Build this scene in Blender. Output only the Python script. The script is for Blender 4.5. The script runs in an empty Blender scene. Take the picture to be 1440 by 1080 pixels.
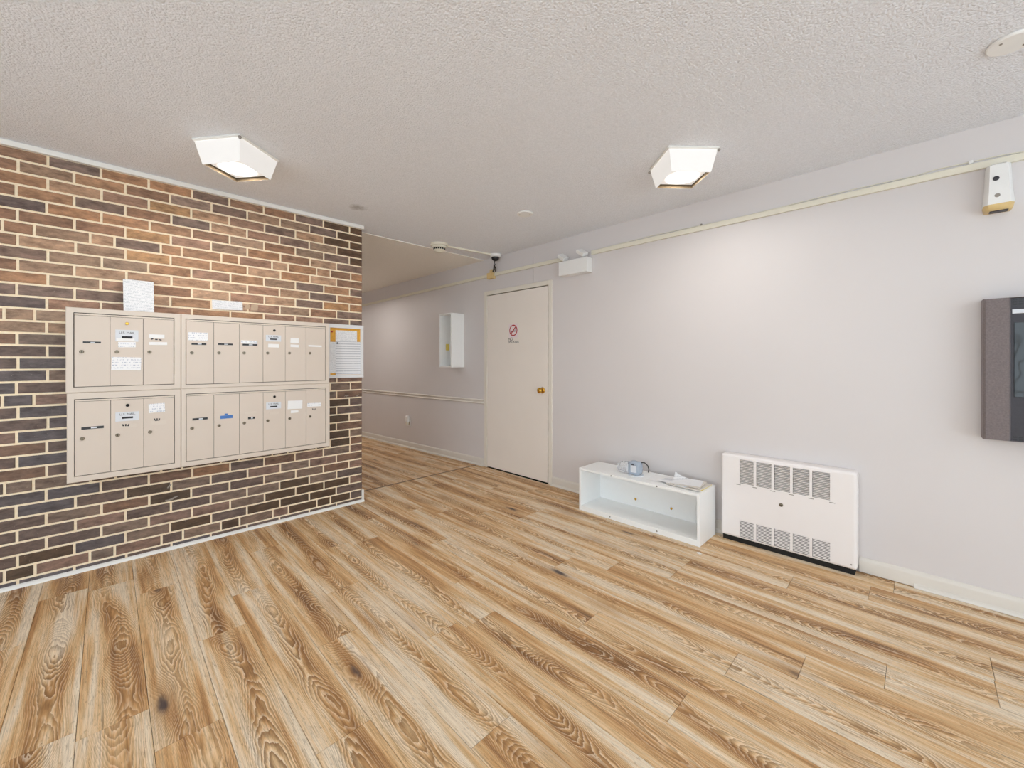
import bpy, bmesh, math, random
from mathutils import Vector, Matrix
random.seed(7)
SC = bpy.context.scene
COL = SC.collection
PI = math.pi

# ---------------------------------------------------------------- camera
cam_d = bpy.data.cameras.new('camera')
cam_d.sensor_width = 36.0
cam_d.lens = 36.0 * 572.7 / 1440.0
cam_d.shift_y = -32.3 / 1440.0
cam_d.clip_start = 0.02
cam = bpy.data.objects.new('camera', cam_d)
COL.objects.link(cam)
cam.location = (0, 0, 1.244)
cam.rotation_euler = (PI / 2, 0, -math.atan(0.9927))
SC.camera = cam

# ---------------------------------------------------------------- daylight outside, exposure
LAMP = 240.0          # glowing diffuser of a ceiling light
LAMP_SIDE = 0.46     # its glass sides
DAY = 3.15            # daylight outside the unseen windows
world = bpy.data.worlds.new('daylight')
world.use_nodes = True
bg = world.node_tree.nodes['Background']
bg.inputs['Color'].default_value = (0.80, 0.91, 1.0, 1)
bg.inputs['Strength'].default_value = DAY
SC.world = world
vs = SC.view_settings
vs.view_transform = 'Standard'
vs.look = 'None'
vs.gamma = 1.0
vs.use_curve_mapping = False
vs.exposure = 0.12

# ---------------------------------------------------------------- room sizes (metres)
XR = 3.16            # face of the right wall
YB = 3.50            # face of the brick wall
XE = 1.60            # free end of the brick wall
H = 2.44
XL, YF = -2.6, -2.6  # walls behind the camera
YH = 9.0             # end of the hallway
YS = 3.76            # where the hallway floor starts

# ---------------------------------------------------------------- helpers
def S(r, g, b):
    return tuple(((c / 255) / 12.92 if c / 255 <= 0.04045 else ((c / 255 + 0.055) / 1.055) ** 2.4) for c in (r, g, b))

def box(bm, x0, x1, y0, y1, z0, z1, bev=0.0, mi=0, seg=2):
    m = Matrix.Translation(((x0 + x1) / 2, (y0 + y1) / 2, (z0 + z1) / 2)) @ Matrix.Diagonal((abs(x1 - x0), abs(y1 - y0), abs(z1 - z0), 1))
    r = bmesh.ops.create_cube(bm, size=1.0, matrix=m)
    vv = r['verts']
    if bev > 0:
        es = list({e for v in vv for e in v.link_edges})
        rr = bmesh.ops.bevel(bm, geom=es, offset=bev, segments=seg, affect='EDGES', profile=0.5)
        vv = list({v for f in rr['faces'] for v in f.verts} | {v for v in vv if v.is_valid})
    for f in {f for v in vv for f in v.link_faces}:
        f.material_index = mi
    return vv

def xf(bm, verts, mat):
    bmesh.ops.transform(bm, matrix=mat, verts=verts)

def prism(bm, pts, frm, to, mi=0):
    """pts: 3-D ring of points; extruded from offset frm to offset to (vectors)."""
    a = [bm.verts.new(Vector(p) + Vector(frm)) for p in pts]
    b = [bm.verts.new(Vector(p) + Vector(to)) for p in pts]
    n = len(pts)
    fs = [bm.faces.new(a[::-1]), bm.faces.new(b)]
    for i in range(n):
        fs.append(bm.faces.new((a[i], a[(i + 1) % n], b[(i + 1) % n], b[i])))
    for f in fs:
        f.material_index = mi
    return a + b

def frame_of(d):
    d = Vector(d).normalized()
    up = Vector((0, 0, 1)) if abs(d.z) < 0.95 else Vector((1, 0, 0))
    u = d.cross(up).normalized()
    return u, d.cross(u).normalized()

def lathe(bm, prof, c, axis, seg=24, mi=0):
    """prof: list of (radius, height along axis)."""
    ax = Vector(axis).normalized(); u, v = frame_of(ax); c = Vector(c)
    rings = []
    for r, h in prof:
        if r < 1e-6:
            rings.append([bm.verts.new(c + ax * h)])
        else:
            rings.append([bm.verts.new(c + ax * h + (u * math.cos(2 * PI * k / seg) + v * math.sin(2 * PI * k / seg)) * r) for k in range(seg)])
    for A, B in zip(rings, rings[1:]):
        for k in range(seg):
            k2 = (k + 1) % seg
            if len(A) == 1 and len(B) == 1: continue
            if len(A) == 1: f = bm.faces.new((A[0], B[k], B[k2]))
            elif len(B) == 1: f = bm.faces.new((A[k], B[0], A[k2]))
            else: f = bm.faces.new((A[k], B[k], B[k2], A[k2]))
            f.material_index = mi
    for R, fl in ((rings[0], False), (rings[-1], True)):
        if len(R) > 1:
            f = bm.faces.new(R if fl else R[::-1]); f.material_index = mi

def tube(bm, pts, r, seg=8, mi=0):
    pts = [Vector(p) for p in pts]; rings = []
    for i, p in enumerate(pts):
        d = (pts[min(i + 1, len(pts) - 1)] - pts[max(i - 1, 0)])
        u, v = frame_of(d)
        rings.append([bm.verts.new(p + (u * math.cos(2 * PI * k / seg) + v * math.sin(2 * PI * k / seg)) * r) for k in range(seg)])
    for A, B in zip(rings, rings[1:]):
        for k in range(seg):
            f = bm.faces.new((A[k], B[k], B[(k + 1) % seg], A[(k + 1) % seg])); f.material_index = mi
    bm.faces.new(rings[0][::-1]).material_index = mi; bm.faces.new(rings[-1]).material_index = mi

def obj(name, bm, mats, parent=None, smooth=False, origin=None):
    bmesh.ops.recalc_face_normals(bm, faces=bm.faces[:])
    if origin is not None:
        bmesh.ops.translate(bm, vec=-Vector(origin), verts=bm.verts[:])
    me = bpy.data.meshes.new(name)
    bm.to_mesh(me); bm.free()
    for m in (mats if isinstance(mats, (list, tuple)) else [mats]):
        me.materials.append(m)
    if smooth:
        me.shade_smooth()
        try: me.set_sharp_from_angle(angle=math.radians(40))
        except Exception: pass
    o = bpy.data.objects.new(name, me)
    COL.objects.link(o)
    if origin is not None: o.location = origin
    if parent is not None:
        o.parent = parent
        o.matrix_parent_inverse = Matrix.Translation(parent.location).inverted() if parent.rotation_euler[:] == (0, 0, 0) else parent.matrix_basis.inverted()
    return o

def tag(o, label, cat, group=None, kind=None):
    o['label'] = label; o['category'] = cat
    if group: o['group'] = group
    if kind: o['kind'] = kind
    return o

def thing(name, label, cat, loc, group=None):
    o = bpy.data.objects.new(name, None); COL.objects.link(o)
    o.location = loc; o.empty_display_size = 0.05
    return tag(o, label, cat, group)

NB = bmesh.new

def text_polys(body, size):
    cu = bpy.data.curves.new('lettering', 'FONT'); cu.body = body; cu.size = size
    cu.align_x = 'CENTER'; cu.align_y = 'CENTER'
    to = bpy.data.objects.new('lettering', cu); COL.objects.link(to)
    dg = bpy.context.evaluated_depsgraph_get()
    me = bpy.data.meshes.new_from_object(to.evaluated_get(dg))
    vs_ = [v.co.copy() for v in me.vertices]; fs_ = [tuple(p.vertices) for p in me.polygons]
    bpy.data.objects.remove(to); bpy.data.curves.remove(cu); bpy.data.meshes.remove(me)
    return vs_, fs_

def add_text(bm, polys, mat, mi):
    vs_, fs_ = polys
    nv = [bm.verts.new(mat @ v) for v in vs_]
    for f in fs_:
        try: bm.faces.new([nv[i] for i in f]).material_index = mi
        except ValueError: pass

# local (x right, y up, z towards the viewer) on a wall facing -Y / facing -X
def on_brick(x, y, z): return Matrix(((1, 0, 0, x), (0, 0, -1, y), (0, 1, 0, z), (0, 0, 0, 1)))
def on_right(x, y, z): return Matrix(((0, 0, -1, x), (-1, 0, 0, y), (0, 1, 0, z), (0, 0, 0, 1)))

# ---------------------------------------------------------------- materials
class Nodes:
    def __init__(self, name):
        self.m = bpy.data.materials.new(name); self.m.use_nodes = True
        self.t = self.m.node_tree; self.b = self.t.nodes['Principled BSDF']
    def n(self, typ, ins=None, **props):
        nd = self.t.nodes.new(typ)
        for k, v in props.items(): setattr(nd, k, v)
        for k, v in (ins or {}).items():
            self.put(nd.inputs[k], v)
        return nd
    def put(self, sock, v):
        if isinstance(v, bpy.types.NodeSocket): self.t.links.new(v, sock)
        else: sock.default_value = v
    def math(self, op, a, b=0.0, c=0.0, clamp=False):
        nd = self.t.nodes.new('ShaderNodeMath'); nd.operation = op; nd.use_clamp = clamp
        self.put(nd.inputs[0], a); self.put(nd.inputs[1], b); self.put(nd.inputs[2], c)
        return nd.outputs[0]
    def vmul(self, v, s):
        nd = self.n('ShaderNodeVectorMath', operation='MULTIPLY'); self.put(nd.inputs[0], v); nd.inputs[1].default_value = s
        return nd.outputs[0]
    def vadd(self, v, s):
        nd = self.n('ShaderNodeVectorMath', operation='ADD'); self.put(nd.inputs[0], v); self.put(nd.inputs[1], s)
        return nd.outputs[0]
    def noise(self, vec, scale, detail=2.0, rough=0.5, dist=0.0):
        nd = self.n('ShaderNodeTexNoise', {'Vector': vec, 'Scale': scale, 'Detail': detail, 'Roughness': rough, 'Distortion': dist})
        return nd.outputs['Fac']
    def ramp(self, fac, stops, interp='LINEAR'):
        nd = self.n('ShaderNodeValToRGB', {'Fac': fac}); cr = nd.color_ramp; cr.interpolation = interp
        while len(cr.elements) < len(stops): cr.elements.new(0.5)
        for e, (p, c) in zip(cr.elements, stops):
            e.position = p; e.color = (*c, 1) if len(c) == 3 else c
        return nd.outputs['Color']
    def mix(self, fac, a, b, mode='MIX'):
        nd = self.t.nodes.new('ShaderNodeMix'); nd.data_type = 'RGBA'; nd.blend_type = mode
        self.put(nd.inputs[0], fac)
        for k, v in ((6, a), (7, b)):
            self.put(nd.inputs[k], v if isinstance(v, bpy.types.NodeSocket) else (*v, 1))
        return nd.outputs[2]
    def bump(self, h, strength, dist):
        nd = self.n('ShaderNodeBump', {'Height': h, 'Strength': strength, 'Distance': dist})
        self.put(self.b.inputs['Normal'], nd.outputs['Normal'])
    def objco(self): return self.n('ShaderNodeTexCoord').outputs['Object']

def plain(name, rgb, rough=0.5, metal=0.0, var=0.04, nscale=30.0, bump=0.0, bscale=200.0, spec=None, emit=None):
    N = Nodes(name); co = N.objco()
    f = N.noise(co, nscale, 3)
    c = N.ramp(f, [(0.3, tuple(v * (1 - var) for v in rgb)), (0.7, tuple(min(1, v * (1 + var)) for v in rgb))])
    N.put(N.b.inputs['Base Color'], c)
    N.b.inputs['Roughness'].default_value = rough; N.b.inputs['Metallic'].default_value = metal
    if spec is not None: N.b.inputs['Specular IOR Level'].default_value = spec
    if bump: N.bump(N.noise(co, bscale, 3), bump, 0.002)
    if emit:
        N.b.inputs['Emission Color'].default_value = (*emit[0], 1); N.b.inputs['Emission Strength'].default_value = emit[1]
    return N.m

M = {}
M['wall'] = plain('wall_paint', S(219, 213, 211), 0.5, var=0.012, nscale=2, bump=0.08, bscale=350)
M['hall_wall'] = M['wall']
M['trim'] = plain('trim_paint', S(222, 215, 205), 0.35, var=0.02, nscale=6)
M['trim_white'] = plain('trim_white', S(240, 238, 232), 0.4, var=0.02, nscale=6)
M['door'] = plain('door_paint', S(240, 231, 221), 0.42, var=0.012, nscale=3)
M['frame'] = plain('door_frame_paint', S(232, 225, 212), 0.4, var=0.01)
M['raceway'] = plain('raceway_cream', S(232, 226, 208), 0.45, var=0.02)
M['cream'] = plain('cream_plastic', S(232, 226, 208), 0.4, var=0.01)
M['yellow_box'] = plain('aged_yellow_plastic', S(226, 196, 138), 0.5, var=0.03)
M['white_lam'] = plain('white_laminate', S(250, 250, 248), 0.3, var=0.008)
M['white_plastic'] = plain('white_plastic', S(240, 239, 236), 0.35, var=0.01)
M['heater'] = plain('heater_enamel', S(243, 237, 234), 0.38, var=0.01, nscale=5)
M['heater_in'] = plain('heater_interior', S(64, 50, 42), 0.8, var=0.2)
M['dark'] = plain('dark_gap', S(22, 20, 18), 0.8, var=0.1)
M['black'] = plain('black_plastic', S(24, 23, 24), 0.3, var=0.1)
M['mail'] = plain('mailbox_enamel', S(218, 204, 190), 0.4, var=0.012, nscale=5)
M['mail_edge'] = plain('mailbox_frame_enamel', S(220, 207, 193), 0.38, var=0.012, nscale=5)
M['steel'] = plain('lock_steel', S(128, 117, 100), 0.3, metal=0.8, var=0.1)
M['brass'] = plain('brass', S(205, 160, 70), 0.16, metal=1.0, var=0.05)
M['paper'] = plain('paper', S(244, 243, 242), 0.8, var=0.01)
M['ink'] = plain('ink', S(40, 40, 45), 0.7, var=0.1)
M['grey_label'] = plain('grey_label', S(220, 223, 228), 0.5, var=0.03)
M['blue_tape'] = plain('blue_label_tape', S(70, 120, 190), 0.5, var=0.08, nscale=200)
M['red'] = plain('sign_red', S(178, 36, 44), 0.6, var=0.04)
M['sign_pink'] = plain('sign_face', S(240, 226, 226), 0.6, var=0.02)
M['cork'] = plain('orange_board', S(226, 168, 66), 0.8, var=0.08, nscale=60)
M['acrylic'] = plain('frame_white', S(232, 232, 232), 0.35, var=0.01)
M['panel'] = plain('hammered_grey_metal', S(124, 114, 114), 0.5, metal=0.1, var=0.14, nscale=140, bump=0.25, bscale=260)
M['panel_dark'] = plain('panel_dark_metal', S(58, 55, 60), 0.45, metal=0.2, var=0.1, nscale=90)
M['gold'] = plain('dispenser_gold', S(222, 194, 136), 0.35, var=0.05)
M['grey_plastic'] = plain('grey_plastic', S(150, 142, 132), 0.4, var=0.05)
M['paint_chip'] = plain('paint_chip', S(238, 234, 228), 0.7)
M['newsprint'] = plain('newsprint', S(222, 214, 204), 0.8, var=0.06, nscale=40)
M['yellow_paper'] = plain('yellow_paper', S(238, 214, 110), 0.7, var=0.03)
M['tape'] = plain('clear_tape', S(196, 168, 140), 0.25, var=0.05)

def lamp_mat(name, strength, rgb):
    return plain(name, (0.52, 0.51, 0.50), 0.25, var=0.01, emit=(rgb, strength))
M['lamp_side'] = lamp_mat('lamp_glass_side', LAMP_SIDE, (1.0, 0.965, 0.92))
for hall in (False, True):
  N = Nodes('lamp_diffuser')          # frosted glass with the bulb glowing through its middle
  sp_ = N.n('ShaderNodeVectorMath', operation='LENGTH'); N.put(sp_.inputs[0], N.vmul(N.objco(), (1, 1, 0)))
  hot = N.n('ShaderNodeMapRange', {'Value': sp_.outputs['Value'], 'From Min': 0.015, 'From Max': 0.115, 'To Min': 1.0, 'To Max': 0.0}, interpolation_type='SMOOTHSTEP').outputs[0]
  hot = N.math('MULTIPLY_ADD', N.math('POWER', hot, 3.0), LAMP * (1.5 if hall else 1.0), LAMP_SIDE)
  N.put(N.b.inputs['Emission Strength'], hot); N.b.inputs['Emission Color'].default_value = (1.0, 0.965, 0.92, 1)
  N.b.inputs['Base Color'].default_value = (0.52, 0.51, 0.50, 1); N.b.inputs['Roughness'].default_value = 0.25; M['lamp_hall' if hall else 'lamp'] = N.m
M['lamp_lip'] = plain('lamp_lip_beige', S(96, 82, 64), 0.9, var=0.02, spec=0.1)

def make_printed(name, paper, line, pitch, cover=0.5):
    N = Nodes(name); co = N.objco()
    sp = N.n('ShaderNodeSeparateXYZ', {'Vector': co})
    row = N.math('FRACT', N.math('DIVIDE', sp.outputs['Z'], pitch))
    on = N.math('LESS_THAN', row, 0.42)
    words = N.math('GREATER_THAN', N.noise(N.vmul(co, (220, 220, 1.0 / pitch)), 1.0, 2), cover)
    c = N.mix(N.math('MULTIPLY', on, words), paper, line)
    N.put(N.b.inputs['Base Color'], c); N.b.inputs['Roughness'].default_value = 0.8
    return N.m
M['print'] = make_printed('printed_sheet', S(242, 242, 243), S(206, 208, 212), 0.0085, 0.46)
M['print_bold'] = make_printed('printed_notice', S(238, 238, 240), S(200, 202, 207), 0.021, 0.36)
M['scribble'] = make_printed('handwritten_strip', S(246, 246, 247), S(196, 200, 212), 0.016, 0.54)

def make_brick(name, per_object):
    N = Nodes(name); co = N.n('ShaderNodeNewGeometry')
    pos = co.outputs['Position']
    if per_object:
        base = N.n('ShaderNodeObjectInfo').outputs['Color']
    else:
        base = N.ramp(co.outputs['Random Per Island'], [(0.0, S(150, 106, 74)), (0.25, S(124, 88, 66)), (0.5, S(108, 88, 82)), (0.7, S(160, 120, 86)), (0.85, S(90, 74, 72)), (1.0, S(140, 96, 66))], 'CONSTANT')
    a = N.noise(N.vmul(pos, (17, 17, 40)), 1.0, 4, 0.6)
    b = N.noise(N.vmul(pos, (90, 90, 320)), 1.0, 3, 0.6)
    lo = N.ramp(a, [(0.30, (0.58, 0.53, 0.50)), (0.5, (1, 1, 1)), (0.68, (1.38, 1.35, 1.34))])
    c = N.mix(1.0, base, lo, 'MULTIPLY')
    c = N.mix(1.0, c, N.ramp(b, [(0.3, (0.86, 0.86, 0.86)), (0.7, (1.10, 1.10, 1.10))]), 'MULTIPLY')
    sp = N.noise(pos, 170.0, 1)
    c = N.mix(N.math('MULTIPLY', N.math('GREATER_THAN', sp, 0.76), 0.5), c, S(196, 176, 156))
    N.put(N.b.inputs['Base Color'], c); N.b.inputs['Roughness'].default_value = 0.55
    N.bump(N.math('ADD', N.math('MULTIPLY', a, 0.6), N.math('MULTIPLY', b, 0.5)), 0.45, 0.003)
    return N.m
M['brick'] = make_brick('brick_face', True)
M['brick_rest'] = make_brick('brick_face_mixed', False)
N = Nodes('mortar'); co = N.objco()
N.put(N.b.inputs['Base Color'], N.ramp(N.noise(co, 60, 4), [(0.3, S(246, 224, 190)), (0.7, S(253, 238, 210))]))
N.b.inputs['Roughness'].default_value = 0.9; N.bump(N.noise(co, 240, 3), 0.5, 0.002); M['mortar'] = N.m

def make_ceiling(name, rgb, strength, smudge=None):
    N = Nodes(name); co = N.n('ShaderNodeNewGeometry').outputs['Position']
    v = N.n('ShaderNodeTexVoronoi', {'Vector': co, 'Scale': 110.0}).outputs['Distance']
    h = N.math('ADD', N.math('MULTIPLY', N.noise(co, 170, 3, 0.65), 1.2), N.math('SUBTRACT', 0.6, v))
    c = N.ramp(N.noise(co, 140, 2), [(0.3, tuple(x * 0.93 for x in rgb)), (0.68, tuple(min(1, x * 1.05) for x in rgb))])
    if smudge:
        d = N.n('ShaderNodeVectorMath', operation='DISTANCE'); N.put(d.inputs[0], co); d.inputs[1].default_value = smudge
        w = N.math('ADD', d.outputs['Value'], N.math('MULTIPLY', N.math('SUBTRACT', N.noise(co, 40, 3), 0.5), 0.08))
        mask = N.n('ShaderNodeMapRange', {'Value': w, 'From Min': 0.015, 'From Max': 0.075, 'To Min': 0.5, 'To Max': 0.0}).outputs[0]
        c = N.mix(mask, c, S(120, 112, 102))
    N.put(N.b.inputs['Base Color'], c); N.b.inputs['Roughness'].default_value = 0.75
    N.bump(h, strength, 0.004)
    return N.m
M['ceiling'] = make_ceiling('popcorn_ceiling', S(241, 243, 248), 0.85, (1.383, 3.101, 2.44))
M['ceiling_hall'] = make_ceiling('hall_ceiling', S(246, 240, 230), 0.4)

def make_wood():
    N = Nodes('oak_plank'); t = N.objco()
    rnd = N.n('ShaderNodeObjectInfo').outputs['Random']
    off = N.n('ShaderNodeCombineXYZ', {'X': N.math('MULTIPLY', rnd, 37.3), 'Y': N.math('MULTIPLY', rnd, 91.7), 'Z': N.math('MULTIPLY', rnd, 53.1)}).outputs[0]
    p = N.vadd(t, off)
    # knots
    vor = N.n('ShaderNodeTexVoronoi', {'Vector': N.vmul(p, (5.2, 1.5, 0.0)), 'Scale': 1.0})
    gate = N.math('GREATER_THAN', N.n('ShaderNodeSeparateColor', {'Color': vor.outputs['Color']}).outputs[0], 0.36)
    kd = N.math('ADD', vor.outputs['Distance'], N.math('MULTIPLY', N.math('SUBTRACT', N.noise(N.vmul(p, (60, 24, 1)), 1.0, 2), 0.5), 0.06))
    halo = N.math('MULTIPLY', N.n('ShaderNodeMapRange', {'Value': vor.outputs['Distance'], 'From Min': 0.0, 'From Max': 0.38, 'To Min': 1.0, 'To Max': 0.0}, interpolation_type='SMOOTHSTEP').outputs[0], gate)
    knot = N.math('MULTIPLY', N.n('ShaderNodeMapRange', {'Value': kd, 'From Min': 0.03, 'From Max': 0.125, 'To Min': 1.0, 'To Max': 0.0}, interpolation_type='SMOOTHSTEP').outputs[0], gate)
    # growth rings: arches nested about a heart line that wanders along the board
    st = N.n('ShaderNodeSeparateXYZ', {'Vector': t})
    def along(k, seed, det=1.0):
        v = N.n('ShaderNodeCombineXYZ', {'X': N.math('MULTIPLY', st.outputs['Y'], k), 'Y': N.math('MULTIPLY', rnd, 61.0 + seed * 13), 'Z': seed}).outputs[0]
        return N.noise(v, 1.0, det, 0.5)
    ctr = N.math('ADD', 0.09, N.math('MULTIPLY', N.math('SUBTRACT', along(1.3, 1.7), 0.5), 0.16))
    u = N.math('DIVIDE', N.math('SUBTRACT', st.outputs['X'], ctr), 0.09)
    au = N.math('ABSOLUTE', u)
    wob = N.noise(N.vmul(p, (42, 9, 1.0)), 1.0, 1.5, 0.5)
    wob2 = N.noise(N.vmul(p, (170, 34, 1.0)), 1.0, 1.5, 0.5)
    F = N.math('ADD', N.math('MULTIPLY', N.math('MULTIPLY', u, u), 0.42), N.math('MULTIPLY', along(1.5, 4.3), 1.25))
    F = N.math('ADD', F, N.math('MULTIPLY', wob, 0.060)); F = N.math('ADD', F, N.math('MULTIPLY', wob2, 0.016))
    F = N.math('ADD', F, N.math('MULTIPLY', halo, 0.30))
    ring = N.math('FRACT', N.math('MULTIPLY', F, 34.0))
    ringd = N.n('ShaderNodeMapRange', {'Value': ring, 'From Min': 0.2, 'From Max': 0.92, 'To Min': 0.0, 'To Max': 1.0}, interpolation_type='SMOOTHSTEP').outputs[0]
    ringl = N.n('ShaderNodeMapRange', {'Value': ring, 'From Min': 0.0, 'From Max': 0.38, 'To Min': 1.0, 'To Max': 0.0}).outputs[0]
    heart = N.n('ShaderNodeMapRange', {'Value': au, 'From Min': 0.12, 'From Max': 0.85, 'To Min': 1.0, 'To Max': 0.0}, interpolation_type='SMOOTHSTEP').outputs[0]
    gate2 = N.n('ShaderNodeMapRange', {'Value': along(1.7, 8.1, 2.0), 'From Min': 0.36, 'From Max': 0.62, 'To Min': 0.25, 'To Max': 1.0}).outputs[0]
    heart = N.math('MULTIPLY', heart, gate2)
    # broad tone: brown heart streaks, pale limed edges, all running with the board
    tone = N.noise(N.vmul(p, (14.0, 0.75, 1.0)), 1.0, 3.0, 0.6, 0.25)
    mid = N.noise(N.vmul(p, (70.0, 1.9, 1.0)), 1.0, 3.0, 0.6, 0.1)
    tone = N.math('ADD', tone, N.math('MULTIPLY', N.math('SUBTRACT', mid, 0.5), 0.34))
    tone = N.math('ADD', tone, N.math('MULTIPLY', N.math('SUBTRACT', rnd, 0.5), 0.04))
    tone = N.math('SUBTRACT', N.math('ADD', tone, 0.052), N.math('MULTIPLY', heart, 0.135))
    c = N.ramp(tone, [(0.22, S(112, 74, 40)), (0.33, S(170, 122, 74)), (0.43, S(208, 160, 106)), (0.52, S(228, 192, 145)), (0.66, S(240, 221, 194))])
    rw_ = N.math('ADD', 0.16, N.math('MULTIPLY', heart, 0.60))
    c = N.mix(N.math('MULTIPLY', ringd, rw_), c, S(122, 84, 48))
    c = N.mix(N.math('MULTIPLY', N.math('MULTIPLY', ringl, rw_), 0.75), c, S(244, 230, 206))
    fib = N.noise(N.vmul(p, (300, 9.0, 1.0)), 1.0, 3, 0.65)
    c = N.mix(1.0, c, N.ramp(fib, [(0.28, (0.66, 0.63, 0.58)), (0.5, (1, 1, 1)), (0.72, (1.14, 1.14, 1.15))]), 'MULTIPLY')
    pores = N.math('GREATER_THAN', N.noise(N.vmul(p, (330, 38, 1.0)), 1.0, 1, 0.5), 0.66)
    c = N.mix(N.math('MULTIPLY', pores, 0.35), c, S(126, 96, 66))
    crack = N.math('GREATER_THAN', N.noise(N.vmul(p, (130, 2.4, 1.0)), 1.0, 2, 0.6), 0.69)
    c = N.mix(N.math('MULTIPLY', crack, 0.5), c, S(104, 78, 54))
    c = N.mix(N.math('MULTIPLY', halo, 0.42), c, S(146, 96, 50))
    c = N.mix(N.math('MULTIPLY', knot, 0.9), c, S(60, 52, 58))
    N.put(N.b.inputs['Base Color'], c)
    N.b.inputs['Roughness'].default_value = 0.5
    N.b.inputs['Specular IOR Level'].default_value = 0.35
    N.bump(fib, 0.12, 0.001)
    return N.m
M['oak'] = make_wood()

def make_screen():
    N = Nodes('dark_glass_screen'); N.b.inputs['Base Color'].default_value = (0.012, 0.016, 0.018, 1)
    co = N.objco(); N.put(N.b.inputs['Roughness'], N.ramp(N.noise(co, 8, 2), [(0.3, (0.04,) * 3), (0.7, (0.09,) * 3)]))
    N.bump(N.noise(co, 7.0, 1), 0.35, 0.02)
    return N.m
M['screen'] = make_screen()
def make_clear(name, rgb, rough, trans):
    N = Nodes(name); N.b.inputs['Base Color'].default_value = (*rgb, 1); N.b.inputs['Roughness'].default_value = rough
    N.b.inputs['Transmission Weight'].default_value = trans; N.b.inputs['IOR'].default_value = 1.18
    N.bump(N.noise(N.objco(), 60, 2), 0.5, 0.004)
    return N.m
M['clear'] = make_clear('clear_film', (0.93, 0.95, 0.97), 0.12, 0.85)
M['blue_clear'] = make_clear('bluish_plastic', (0.62, 0.70, 0.80), 0.2, 0.45)
M['window_glass'] = make_clear('window_glass', (1, 1, 1), 0.0, 1.0)

# ================================================================ THE SETTING
def struct(name, bm, m, label, cat, parent=None, smooth=False, origin=None):
    o = obj(name, bm, m, parent, smooth, origin)
    o['kind'] = 'structure'
    if parent is None: o['label'] = label; o['category'] = cat
    return o

# ---- floors with one object per plank
def plank_mesh(bm, w, l):
    g = 0.0007; c = 0.0012; d = 0.008
    x0, x1, y0, y1 = g, w - g, g, l - g
    a = [bm.verts.new(v) for v in ((x0, y0, -d), (x1, y0, -d), (x1, y1, -d), (x0, y1, -d))]
    b = [bm.verts.new(v) for v in ((x0, y0, -c * 0.5), (x1, y0, -c * 0.5), (x1, y1, -c * 0.5), (x0, y1, -c * 0.5))]
    t = [bm.verts.new(v) for v in ((x0 + c, y0 + c, 0), (x1 - c, y0 + c, 0), (x1 - c, y1 - c, 0), (x0 + c, y1 - c, 0))]
    for A, B in ((a, b), (b, t)):
        for k in range(4): bm.faces.new((A[k], A[(k + 1) % 4], B[(k + 1) % 4], B[k]))
    bm.faces.new(t)
PW, PL, PX = 0.1805, 1.22, -0.075
ENDS = {10: 0.552, 11: 0.345, 12: 0.102, 13: -0.197, 15: 0.523, 6: 1.56, 14: 1.02, 16: 0.20, 9: 1.13, 8: 0.62, 7: 0.28, 5: 1.02, 4: 1.85, 3: 1.35, 2: 2.26, 1: 1.72, 0: 1.95}
plank_cache = {}
def lay(parent, x_lo, x_hi, y_lo, y_hi, name='plank'):
    i = math.floor((x_lo - PX) / PW)
    while PX + i * PW < x_hi - 0.004:
        xa, xb = max(PX + i * PW, x_lo), min(PX + (i + 1) * PW, x_hi)
        e0 = ENDS.get(i, (i * 0.437) % PL)
        k = math.floor((y_lo - e0) / PL)
        while e0 + k * PL < y_hi - 0.01:
            ya, yb = max(e0 + k * PL, y_lo), min(e0 + (k + 1) * PL, y_hi)
            k += 1
            if yb - ya < 0.02 or xb - xa < 0.004: continue
            key = (round(xb - xa, 4), round(yb - ya, 4))
            me = plank_cache.get(key)
            if me is None:
                bm = NB(); plank_mesh(bm, xb - xa, yb - ya); bmesh.ops.recalc_face_normals(bm, faces=bm.faces[:])
                me = bpy.data.meshes.new(name); bm.to_mesh(me); bm.free(); me.materials.append(M['oak']); plank_cache[key] = me
            o = bpy.data.objects.new(name, me); COL.objects.link(o)
            o.parent = parent; o.location = (xa - parent['ox'], ya - parent['oy'], 0)
        i += 1
bm = NB(); box(bm, XL, XR + 0.12, YF, YS, -0.10, -0.007)
floor = struct('floor', bm, M['dark'], 'oak plank floor of the mailbox lobby', 'floor')
floor['ox'] = 0.0; floor['oy'] = 0.0
lay(floor, XL, XR - 0.004, YF, YS - 0.008)
bm = NB(); box(bm, XE, XR, 0, YH - YS, -0.10, -0.007)
floor_h = struct('floor_hallway', bm, M['dark'], 'oak plank floor running down the hallway past the brick wall', 'floor')
floor_h.location = (0, YS, 0); floor_h['ox'] = 0.0; floor_h['oy'] = YS
lay(floor_h, XE, XR - 0.004, YS + 0.006, YH)
SLOPE = -0.07 / 3.1
floor_h.rotation_euler = (SLOPE, 0, 0)
for o_ in (floor, floor_h):
    del o_['ox']; del o_['oy']
def hz(y): return SLOPE * max(0.0, y - YS)

# ---- ceilings
bm = NB(); box(bm, XL - 0.1, XR + 0.15, YF - 0.1, 3.66, H, H + 0.12)
struct('ceiling', bm, M['ceiling'], 'white popcorn textured ceiling over the lobby', 'ceiling')
bm = NB(); box(bm, XE - 0.1, XR + 0.15, 3.66, YH + 0.1, H - 0.006, H + 0.12)
struct('ceiling_hallway', bm, M['ceiling_hall'], 'smoother beige ceiling over the hallway', 'ceiling')

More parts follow.
